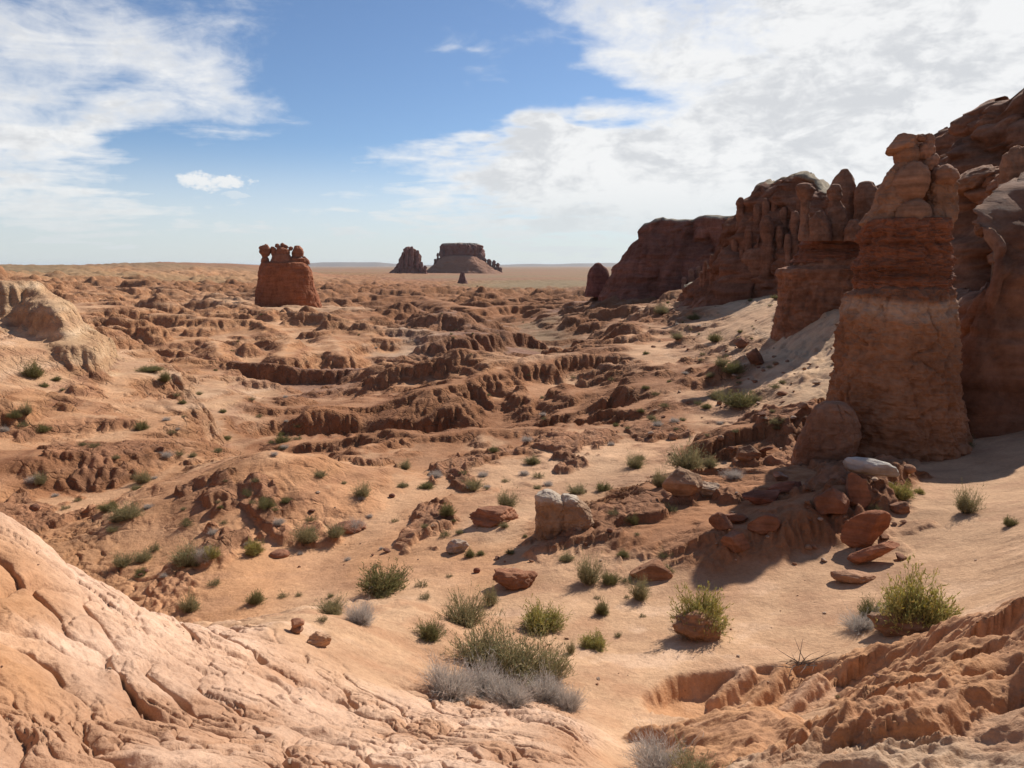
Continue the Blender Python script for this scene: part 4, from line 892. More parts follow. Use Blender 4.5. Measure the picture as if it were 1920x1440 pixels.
e, o = group_thing('rock_cliff', 1400, 560, 84, label='knobbly dark red cliff with a domed top, rising behind the castle-like spur', cat='cliff')
curtain('cliff_face', [(1300, 128, 548, 562), (1286, 100, 553, 563), (1300, 92, 532, 563), (1318, 89, 508, 563), (1345, 87, 470, 562), (1366, 86, 412, 560), (1384, 85, 368, 557), (1408, 84, 346, 554), (1430, 83, 330, 552), (1460, 83, 323, 549), (1500, 81, 330, 547), (1535, 80, 344, 546), (1600, 79, 346, 545), (1700, 77, 350, 545)], back=26, base=(.28, .125, .07), parent=e, ds=.22, nz=230, pill=1.3, pw=2.9, phh=3.6, rough=.4, lean=.42, seed=51, per=3., heads=.9, topcol=(.36, .32, .22), origin=o)
g_ = np.random.default_rng(8)
for u_, vt_, vb_, w_, r_ in ((1388, 372, 440, 15, 83.), (1420, 385, 470, 17, 81.5), (1436, 374, 455, 15, 81.), (1452, 372, 440, 13, 81.), (1470, 390, 455, 15, 80.), (1438, 408, 520, 26, 78.5), (1462, 425, 520, 15, 78.5), (1404, 425, 520, 14, 80.), (1378, 445, 530, 13, 82.), (1356, 465, 540, 12, 84.), (1490, 398, 500, 17, 77.5), (1478, 440, 540, 14, 77.), (1335, 478, 545, 9, 86.), (1322, 490, 550, 8, 87.), (1344, 490, 552, 11, 85.), (1392, 470, 545, 14, 80.5), (1418, 480, 548, 16, 79.), (1316, 510, 556, 10, 87.5), (1500, 370, 450, 12, 79.)):
    knob_stack(e, o, u_, vt_, vb_, w_, r_, int(u_), (.30, .14, .08))
loft('buttress', [(468, 1400, 1490), (480, 1392, 1500), (486, 1388, 1505), (500, 1394, 1505), (530, 1396, 1506), (560, 1385, 1510)], 79., .6, 1.0, base=(.32, .15, .085), parent=e, nseg=180, nlev=90, lump=2.5, lumpw=24, lumph=50, ribs=2, ribw=12, grain=1., seed=58, top=.1, origin=o)

e, o = group_thing('rock_cliff', 1250, 545, 139, label='far maroon cliff with a flat pale top, ending beside a small dark dome', cat='cliff')
curtain('cliff_face', [(1160, 185, 530, 548), (1142, 158, 542, 548), (1148, 146, 515, 547), (1160, 142, 485, 545), (1178, 140, 458, 543), (1192, 139, 444, 541), (1206, 138, 421, 540), (1236, 137, 408, 537), (1300, 136, 406, 532), (1360, 135, 403, 528), (1460, 133, 400, 522)], back=40, base=(.25, .11, .075), parent=e, ds=.32, nz=190, pill=1.5, pw=5., phh=12., rough=.5, lean=.4, seed=71, per=4.5, heads=.5, topcol=(.40, .38, .29), origin=o, round_=.08)
for u_, vt_, vb_, w_, r_ in ((1296, 505, 545, 12, 130.), (1282, 520, 548, 9, 129.), (1310, 500, 545, 10, 131.)): knob_stack(e, o, u_, vt_, vb_, w_, r_, int(u_), (.34, .18, .12))
o_ = W(1122, 548, 150)
d_ = loft('rock_dome', [(496, 1114, 1128), (503, 1106, 1137), (515, 1102, 1142), (530, 1100, 1146), (548, 1097, 1149), (556, 1096, 1150)], 150, .8, base=(.24, .10, .075), nseg=120, nlev=90, lump=2., lumpw=14, lumph=40, grain=.8, seed=75, top=.5, origin=o_)
d_.location = o_; tag(d_, 'small dark rounded rock dome at the end of the far maroon cliff', 'rock formation')

# ---- three goblins on their pedestal
e, o = group_thing('goblin_rock', 535, 570, 162, label='red pedestal rock carrying three squat goblin heads, alone on a pale bench', cat='rock formation')
loft('pedestal', [(494, 488, 574), (500, 486, 580), (508, 485, 583), (520, 484, 586), (540, 480, 591), (555, 479, 596), (568, 478, 601), (585, 476, 606)], 162, .62, base=(.36, .135, .065), parent=e, nseg=240, nlev=140, lump=1.2, lumpw=18, lumph=60, ribs=1.4, ribw=9, grain=.8, strat=.3, seed=81, top=.12, origin=o, p=3., amp=.14, per=3.)
for lv in ([(462, 489, 504), (467, 487, 507), (474, 487, 507), (480, 491, 504), (482, 492, 502)], [(481, 491, 502), (486, 489, 505), (493, 489, 504), (499, 488, 507)],
           [(463, 518, 530), (468, 518, 543), (474, 516, 544), (480, 518, 542), (484, 520, 540)], [(466, 508, 517), (472, 507, 519), (481, 509, 520)], [(480, 512, 545), (488, 508, 548), (500, 503, 552)],
           [(462, 552, 563), (467, 549, 568), (474, 546, 570), (482, 548, 570)], [(481, 546, 560), (485, 541, 573), (491, 541, 574), (498, 545, 572)], [(482, 566, 574), (488, 566, 580), (496, 566, 582)]):
    loft('goblin_head', lv, 161.5, .85, base=(.36, .15, .08), parent=e, nseg=70, nlev=50, grain=.7, seed=int(lv[0][1]), top=.4, origin=o, p=2.4, lump=.9, lumpw=9, lumph=9)
for u_, v_ in ((520, 461), (530, 460), (536, 463), (490, 465), (499, 462), (511, 466), (545, 466)): st('knob', u_, v_, 161.5, 4, 4, 4, base=(.33, .14, .08), parent=e, origin=o, seed=u_, sub=3, grain=.15)

# ---- buttes on the plain
e, o = group_thing('butte', 770, 512, 1200, label='narrow ribbed dark butte with a jagged top, on the plain beside the flat-topped one', cat='butte')
loft('butte_body', [(464, 761, 771), (467, 758, 777), (475, 757, 786), (482, 752, 788), (492, 748, 790), (500, 743, 793), (507, 737, 798), (514, 729, 803), (520, 724, 806)], 1200, .7, base=(.27, .125, .09), parent=e, nseg=180, nlev=110, lump=1.5, lumpw=8, lumph=26, ribs=3.2, ribw=7, grain=1., strat=.5, seed=91, top=.3, origin=o, amp=.2, per=20)
for u_, vt_, vb_, w_ in ((755, 473, 500, 5), (762, 464, 500, 7), (772, 463, 500, 7), (783, 470, 505, 7), (750, 485, 508, 6), (790, 492, 512, 7), (797, 499, 517, 7), (769, 480, 510, 6)):
    knob_stack(e, o, u_, vt_, vb_, w_, 1185, int(u_), (.24, .125, .105))
e, o = group_thing('butte', 870, 512, 1400, label='broad flat-topped butte with a pale crust, on a talus apron out on the plain', cat='butte')
loft('talus_apron', [(482, 828, 900), (488, 820, 908), (496, 812, 918), (504, 804, 930), (512, 795, 943), (520, 780, 960)], 1400, .8, base=(.34, .18, .115), parent=e, nseg=200, nlev=80, ribs=1.6, ribw=12, grain=1., seed=95, top=.1, origin=o, amp=.15, per=30)
loft('butte_cap', [(457, 830, 894), (461, 827, 903), (468, 826, 907), (480, 826, 907), (490, 830, 908), (500, 835, 905)], 1400, .6, base=(.24, .115, .09), parent=e, nseg=200, nlev=80, lump=2.2, lumpw=9, lumph=22, ribs=3.4, ribw=7, grain=1.4, seed=96, top=.05, origin=o, amp=.2, per=30,
     bands=[(CZ + pix_dir(866, 459.5)[1] * 1400, CZ + 200, (.42, .40, .34), .8)])
for u_, vt_, vb_, w_ in ((821, 475, 500, 5), (828, 470, 500, 8), (835, 474, 497, 6), (900, 476, 508, 11), (908, 484, 512, 9), (917, 487, 513, 9), (926, 489, 514, 8), (933, 494, 515, 8), (938, 502, 516, 7), (816, 486, 503, 5)):
    knob_stack(e, o, u_, vt_, vb_, w_, 1385, int(u_) + 3, (.23, .13, .11))
def far_rock(u, lv, r, base, label, name='rock_spire', cat='rock formation', **k):
    o = W(u, lv[-1][0], r); d = loft(name, lv, r, .8, base=base, nseg=60, nlev=50, seed=u, origin=o, **k); d.location = o; tag(d, label, cat); return d
far_rock(867, [(511, 864, 871), (516, 862, 872), (524, 860, 874), (530, 857, 877), (535, 855, 879)], 600, (.22, .125, .105), 'small lone spire in front of the flat-topped butte', grain=.5, lump=.6, lumpw=6, lumph=14)
far_rock(896, [(536, 894, 897), (540, 893, 899), (545, 891, 901)], 480, (.20, .11, .09), 'tiny dark stump of rock on the red flat below the lone spire', grain=.3)
print('formations', round(time.time() - T0, 1))

# ---- boulders
def boulder(u, vb, w, h, label, cat='boulder', name='boulder', depth=.8, base=TAN, sink=.12, **k):
    g = ground_at(u, vb - .06 * h); r = math.hypot(g.x, g.y); s = pxs(u, r); az = -math.degrees(math.atan2(g.x, g.y))
    d = Vector((math.sin(R(-az)), math.cos(R(-az)), 0)); c = g + d * (w * .5 * depth * s * .6) + Vector((0, 0, h * s * (.5 - sink)))
    c.z = max(c.z, height(c.x, c.y) + h * s * .1)
    rot = k.pop('rot', (0, 0, 0)); o = np.array((g.x, g.y, g.z)); k.setdefault('grain', .06)
    b = stone(name, np.array(c), (w * .5 * s * 1.04, w * .5 * depth * s, h * .5 * s * 1.08), base=base, rot=(rot[0], rot[1], rot[2] + az), origin=o, **k)
    b.location = g; tag(b, label, cat); return b
# the white split boulder: two blocks of one stone
g = ground_at(1055, 1000); r0 = math.hypot(g.x, g.y); e = empty('boulder', g, label='cream-topped boulder split by a crack, standing alone in the sandy basin', cat='boulder')
o = np.array(g); az = -math.degrees(math.atan2(g.x, g.y))
zt = CZ + pix_dir(1055, 945)[1] * r0
for lv, sd_ in (([(921, 1016, 1036), (926, 1007, 1046), (938, 1004, 1060), (960, 1004, 1066), (985, 1005, 1066), (1004, 1003, 1062), (1020, 1000, 1060)], 5), ([(928, 1054, 1068), (933, 1050, 1082), (945, 1048, 1097), (958, 1048, 1107), (978, 1048, 1112), (995, 1050, 1108), (1008, 1050, 1104), (1022, 1050, 1104)], 6)):
    loft('rock_half', lv, r0 + .3, .85, base=(.47, .31, .20), parent=e, nseg=200, nlev=150, lump=2.5, lumpw=34, lumph=40, crack=2.2, grain=2.0, strat=.5, p=3., seed=sd_, top=.28, origin=o, amp=.10, per=.6, bands=[(zt, zt + 9, (.66, .57, .46), .75)])
boulder(1277, 946, 76, 72, 'pale tan angular boulder with a sloping top, on the slope below the big hoodoo', base=(.47, .29, .18), cuts=8, seed=12, sub=5, sq=.85, cutd=(.5, .8))
boulder(1325, 935, 60, 36, 'low broken whitish rock beside the pale tan angular boulder', base=(.52, .38, .27), cuts=8, seed=13, cutd=(.5, .8), grain=.1)
o_ = W(1545, 890, 19.2); b_ = loft('boulder', [(757, 1538, 1588), (764, 1526, 1600), (785, 1514, 1610), (815, 1502, 1614), (845, 1490, 1606), (868, 1484, 1590), (886, 1486, 1560), (905, 1486, 1556)], 19.2, .75, base=(.36, .195, .115), nseg=260, nlev=200, lump=2.5, lumpw=60, lumph=80, crack=4, ribs=1.5, ribw=40, grain=1.8, p=3.2, seed=19, top=.25, origin=o_, amp=.12, per=1.)
b_.location = o_; tag(b_, 'huge leaning brown boulder resting against the foot of the tall hooded pillar', 'boulder')
boulder(1618, 906, 118, 36, 'long white log-shaped slab lying at the foot of the hooded pillar', cat='slab', base=(.40, .34, .28), cuts=10, seed=22, sub=5, sq=.8, rot=(0, 6, 4), depth=.4, sink=-.1, cutd=(.5, .78), top=(.58, .53, .46))
boulder(1700, 893, 30, 17, 'small round brown boulder beside the end of the white log-shaped slab', base=(.40, .22, .13), seed=24, sub=4)
boulder(1622, 1032, 104, 62, 'thick red slab tilted up on edge, the upper of two leaning together in the sand', cat='slab', base=(.42, .175, .09), cuts=6, seed=27, rot=(0, -32, 12), depth=.55, sink=.0, cutd=(.55, .82), sub=6, grain=.05)
boulder(1638, 1060, 100, 32, 'thin red slab leaning below the thick one, its long edge pointing up the slope', cat='slab', base=(.45, .19, .10), cuts=6, seed=28, rot=(0, -27, 6), depth=.5, sink=-.1, cutd=(.55, .82), sub=6, grain=.045)
boulder(1602, 1096, 82, 24, 'low flat tan slab half buried in sand below the two leaning red slabs', cat='slab', base=(.44, .25, .15), cuts=5, seed=29, depth=.6, cutd=(.55, .82), sink=.2)
boulder(1690, 966, 40, 30, 'small jagged dark rock between the leaning slabs and the white slab', base=(.33, .17, .10), cuts=6, seed=31, sub=4)
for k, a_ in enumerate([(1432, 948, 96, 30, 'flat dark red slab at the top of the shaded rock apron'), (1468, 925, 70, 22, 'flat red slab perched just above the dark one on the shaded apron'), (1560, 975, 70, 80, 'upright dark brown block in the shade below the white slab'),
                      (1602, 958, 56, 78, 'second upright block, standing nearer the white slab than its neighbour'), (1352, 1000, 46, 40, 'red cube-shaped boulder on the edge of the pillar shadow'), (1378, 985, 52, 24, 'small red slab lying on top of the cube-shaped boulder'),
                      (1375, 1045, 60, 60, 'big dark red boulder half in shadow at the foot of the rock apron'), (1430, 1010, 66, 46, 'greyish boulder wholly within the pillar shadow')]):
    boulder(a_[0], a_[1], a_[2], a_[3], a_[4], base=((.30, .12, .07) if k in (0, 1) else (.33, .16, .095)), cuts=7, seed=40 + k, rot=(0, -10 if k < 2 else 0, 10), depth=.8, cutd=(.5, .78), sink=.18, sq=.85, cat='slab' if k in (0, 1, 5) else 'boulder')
boulder(962, 1106, 86, 46, 'hollow-fronted dark red rock knob rising from the sand below the cream-topped boulder', base=(.36, .165, .09), cuts=4, seed=52, sink=.2, grain=.12)
boulder(1222, 1092, 84, 46, 'smooth orange dome rock with a dead bush at its foot', base=(.46, .235, .13), cuts=2, seed=53, sink=.32, grain=.05)
boulder(930, 985, 96, 34, 'low striated red outcrop left of the cream-topped boulder', base=(.37, .17, .095), seed=54, grain=.1, strat=.08, cuts=3, sink=.3)
boulder(856, 1040, 44, 26, 'small crumbling whitish rock with a green tuft beside it', base=(.50, .38, .29), seed=55, grain=.14, cuts=5)
boulder(894, 1075, 14, 10, 'tiny dark red stone on the sand above the hollow-fronted knob', base=(.25, .10, .06), seed=56, sub=3)
boulder(272, 1076, 13, 9, 'tiny dark stone lying alone on the left flats', base=(.20, .09, .06), seed=57, sub=3)
boulder(264, 1082, 10, 6, 'smallest pebble-like stone just below the tiny dark stone on the left flats', base=(.22, .10, .07), seed=58, sub=3)
boulder(66, 960, 18, 14, 'small brown stone above the pale ridge at the left', base=(.28, .14, .09), seed=59, sub=3)
boulder(525, 1046, 38, 16, 'low red rock lens on the flats near the round green bush', base=(.36, .17, .10), seed=60, sub=4, sink=.3)
boulder(655, 1000, 66, 20, 'long low red ledge with grey twigs on it, left of the basin', base=(.35, .165, .095), seed=61, sink=.3, grain=.12)
boulder(735, 935, 12, 8, 'little dark stone below the centre badlands', base=(.22, .10, .07), seed=63, sub=3)
boulder(1143, 1000, 12, 9, 'little brown stone at the foot of the cream-topped boulder', base=(.28, .14, .09), seed=64, sub=3)
boulder(1400, 870, 54, 30, 'tan block on the slope uphill of the shaded apron', base=(.42, .24, .14), seed=65, cuts=6, cutd=(.5, .8)); boulder(1460, 905, 34, 24, 'grey-brown block under the huge leaning boulder', base=(.36, .21, .14), seed=66, cuts=6)
boulder(1415, 690, 34, 40, 'dark rock jutting above the pale chute of sand', base=(.30, .15, .09), seed=67, cuts=5)
boulder(1392, 655, 30, 26, 'second dark rock, uphill of the one above the pale chute', base=(.30, .15, .09), seed=68, cuts=5)
boulder(600, 1215, 42, 34, 'crumbly low orange rock just right of the balanced stone', base=(.52, .31, .19), seed=69, grain=.14, cuts=3, sink=.3)
# balanced stone: a cap on a foot
g = ground_at(556, 1188); e = empty('balanced_rock', g, label='little mushroom-shaped balanced rock on the pale sand lip', cat='balanced rock'); r0 = math.hypot(g.x, g.y); o = np.array(g); s = pxs(556, r0)
stone('cap_stone', np.array(g) + np.array((0, .02, 19 * s)), (15 * s, 14 * s, 9.5 * s), base=(.47, .24, .145), parent=e, origin=o, seed=3, sub=4, cuts=4)
stone('foot_stone', np.array(g) + np.array((0, .02, 6 * s)), (12 * s, 12 * s, 8 * s), base=(.46, .25, .155), parent=e, origin=o, seed=4, sub=4)
print('boulders', round(time.time() - T0, 1))

# ---- shrubs
def leaf_material():
    m = bpy.data.materials.new('shrub_leaf'); m.use_nodes = True; t = NT(m.node_tree); b = m.node_tree.nodes['Principled BSDF']; out = m.node_tree.nodes['Material Output']
    a = t.node('ShaderNodeAttribute', attribute_name='soil'); t.l.new(a.outputs['Color'], b.inputs['Base Color']); b.inputs['Roughness'].default_value = .75; b.inputs['Specular IOR Level'].default_value = .2
    tr = t.node('ShaderNodeBsdfTranslucent'); t.l.new(a.outputs['Color'], tr.inputs[0]); mx = t.node('ShaderNodeMixShader'); mx.inputs[0].default_value = .3
    t.l.new(b.outputs[0], mx.inputs[1]); t.l.new(tr.outputs[0], mx.inputs[2]); t.l.new(mx.outputs[0], out.inputs[0]); return m
LEAF = leaf_material()


def ribbons(base, dirs, length, width, bend, nseg, g, col0, col1):
    """thin curved blades: returns vertices, quads and colours"""
    n = len(base); t = np.linspace(0, 1, nseg + 1); side = np.cross(dirs, g.normal(size=(n, 3))); side /= np.linalg.norm(side, axis=1)[:, None] + 1e-9
    bv = g.normal(size=(n, 3)) * bend; P_ = base[:, None] + dirs[:, None] * (length[:, None] * t)[..., None] + bv[:, None] * (length[:, None] * t ** 2)[..., None]
    w = (width[:, None] * (1 - .75 * t))[..., None] * .5; A_ = P_ + side[:, None] * w; B_ = P_ - side[:, None] * w
    co = np.stack([A_, B_], 2).reshape(-1, 3); k = np.arange(n)[:, None] * (nseg + 1) * 2 + np.arange(nseg)[None] * 2
    f = np.stack([k, k + 1, k + 3, k + 2], -1).reshape(-1, 4)
    c = col0[:, None] * (1 - t)[None, :, None] + col1[:, None] * t[None, :, None]; c = np.repeat(c[:, :, None], 2, 2).reshape(-1, 3)
    return co, f, c, P_


def make_shrub(kind, seed):
    """a shrub of unit width; returns branch mesh data and foliage mesh data"""
    g = np.random.default_rng(seed)
    N = dict(green=480, wispy=400, grey=820, tuft=150, yellow=620)[kind]; H = dict(green=.62, wispy=.68, grey=.60, tuft=.5, yellow=.55)[kind]
    ph = g.random(N) * 2 * math.pi; el = np.arccos(1 - g.random(N) * (.92 if kind != 'wispy' else .75)); lobes = 1 + .28 * np.sin(ph * 3 + seed) + .18 * np.sin(ph * 5 + 2 * seed) + .09 * g.normal(size=N)
    d = np.stack([np.cos(ph) * np.sin(el), np.sin(ph) * np.sin(el), np.cos(el) * H / .5 + .12], 1); L = np.linalg.norm(d, axis=1); d /= L[:, None]
    ln = .5 * L * np.clip(lobes, .45, 1.4) * g.uniform(.72, 1.0, N); b0 = np.stack([np.cos(ph), np.sin(ph), 0 * ph], 1) * (g.random(N) * .12)[:, None]; b0[:, 2] = -.05
    wcol = dict(green=(.16, .11, .075), yellow=(.20, .14, .09), wispy=(.20, .15, .09), grey=(.26, .19, .155), tuft=(.2, .15, .1))[kind]; tcol = dict(green=(.20, .17, .08), yellow=(.26, .22, .09), wispy=(.25, .22, .11), grey=(.50, .44, .385), tuft=(.26, .22, .12))[kind]
    v_ = g.uniform(.7, 1.3, (N, 1)); co, f, c, P_ = ribbons(b0, d, ln, np.full(N, .011 if kind != 'grey' else .0095), .12 if kind != 'grey' else .20, 4, g, np.array(wcol) * v_, np.array(tcol) * v_)
    # side twigs
    m = 3 if kind != 'grey' else 5; src = np.repeat(np.arange(N), m); tt = g.uniform(.35, .95, len(src)); pos = P_[src, 0] * 0
    i = np.minimum((tt * 4).astype(int), 3); fr = tt * 4 - i; pos = P_[src, i] * (1 - fr)[:, None] + P_[src, i + 1] * fr[:, None]
    dd = d[src] + g.normal(size=(len(src), 3)) * .55; dd[:, 2] += .25; dd /= np.linalg.norm(dd, axis=1)[:, None]; v_ = g.uniform(.7, 1.3, (len(src), 1))
    co2, f2, c2, P2 = ribbons(pos, dd, g.uniform(.06, .17, len(src)), np.full(len(src), .007), .15, 2, g, np.array(tcol) * v_, np.array(tcol) * 1.15 * v_)
    br = (np.concatenate([co, co2]), np.concatenate([f, f2 + len(co)]), np.concatenate([c, c2])); fo = None
    if kind != 'grey':
        nl = dict(green=7, yellow=8, wispy=5, tuft=6)[kind]; q = np.repeat(np.arange(len(src)), nl); t_ = g.uniform(0, 1, len(q)); k = np.minimum((t_ * 2).astype(int), 1); fr = t_ * 2 - k
        p = P2[q, k] * (1 - fr)[:, None] + P2[q, k + 1] * fr[:, None]; keep = p[:, 2] > .02 + .10 * g.random(len(p)); p = p[keep]; dirl = dd[q][keep] + g.normal(size=(len(p), 3)) * .5; dirl[:, 2] += .3
        dirl /= np.linalg.norm(dirl, axis=1)[:, None]; base = dict(green=(.235, .225, .09), yellow=(.40, .37, .13), wispy=(.33, .295, .155), tuft=(.17, .175, .075))[kind]
        vv = g.uniform(.55, 1.45, (len(p), 1)); cc = np.array(base) * vv; cc[:, 0] *= g.uniform(.85, 1.25, len(p))
        if kind == 'yellow': y_ = g.random(len(p)) < .25 * (p[:, 2] > .3); cc[y_] = (.42, .36, .06)
        a_, b_, c_, _ = ribbons(p, dirl, g.uniform(.022, .05, len(p)), np.full(len(p), .015 if kind != 'wispy' else .012), .1, 1, g, cc * .85, cc * 1.1); fo = (a_, b_, c_)
    return br, fo


def raw(name, data):
    co, f, c = data; me = mesh_np(name, co, f); cc = np.ones((len(co), 4), np.float32); cc[:, :3] = np.clip(c, .01, .8); a = me.color_attributes.new('soil', 'FLOAT_COLOR', 'POINT'); a.data.foreach_set('color', cc.ravel()); me.materials.append(LEAF); return me
SHR = {}
for kind in ('green', 'yellow', 'wispy', 'grey', 'tuft'):
    for k in range(3):
        br, fo = make_shrub(kind, k * 7 + len(kind)); SHR[kind, k] = (raw('branches', br), raw('foliage', fo) if fo else None)
NSH = [0]


def shrub(u, vb, w, h, kind, label, group=None, var=None, at_=None, name=None):
    g = at_ or ground_at(u, vb); r = math.hypot(g.x, g.y); s = pxs(u, r); NSH[0] += 1; k = (NSH[0] if var is None else var) % 3
    e = bpy.data.objects.new(name or dict(grey='dry_bush', tuft='small_shrub').get(kind, 'shrub'), None); COL.objects.link(e); e.location = g - Vector((0, 0, .02 * w * s)); e.empty_display_size = .2
    H = dict(green=.72, wispy=.76, grey=.68, tuft=.6, yellow=.66)[kind]; e.scale = (w * s * .98, w * s * .98, h * s / H * 1.02); e.rotation_euler = (0, 0, NSH[0] * 2.4)
    tag(e, label, 'dry bush' if kind == 'grey' else 'shrub', group)
    for nm, me in zip(('branches', 'foliage'), SHR[kind, k]):
        if me: o = bpy.data.objects.new(nm, me); COL.objects.link(o); o.parent = e
    return e

# earth pedestals under two of the bushes
def mound(u, vb, w, h, label, seed, base=(.42, .24, .14)):
    return boulder(u, vb, w, h, label, cat='earth mound', name='earth_mound', base=base, seed=seed, cuts=2, sink=.2, grain=.14, sub=5, sq=.9)
mound(1306, 1206, 84, 58, 'crumbling red earth pedestal holding up a leaning green bush', 81)
m_ = ground_at(1306, 1204); r_ = math.hypot(m_.x, m_.y)
shrub(1316, 1160, 96, 86, 'yellow', 'bright yellow-green bush perched on the crumbling red earth pedestal', at_=Vector(W(1316, 1178, r_ + .28)), var=0)
shrub(1290, 1180, 60, 40, 'grey', 'dark dead brush spilling down the side of the red earth pedestal', at_=Vector(W(1290, 1188, r_ + .2)))
mound(1690, 1192, 110, 40, 'low brown earth mound under the biggest yellow-green bush', 82, (.40, .24, .15))
m_ = ground_at(1700, 1185); r_ = math.hypot(m_.x, m_.y)
shrub(1712, 1150, 128, 112, 'yellow', 'biggest round yellow-green bush, on a low brown mound', at_=Vector(W(1714, 1172, r_ + .22)), var=1)
shrub(1632, 1160, 46, 44, 'green', 'small green bush crouching beside the biggest yellow-green bush')
shrub(1616, 1180, 74, 36, 'grey', 'grey twiggy tangle at the edge of the biggest bush mound'); shrub(1670, 1176, 60, 44, 'grey', 'grey twigs poking out between the biggest bush and its small green neighbour')
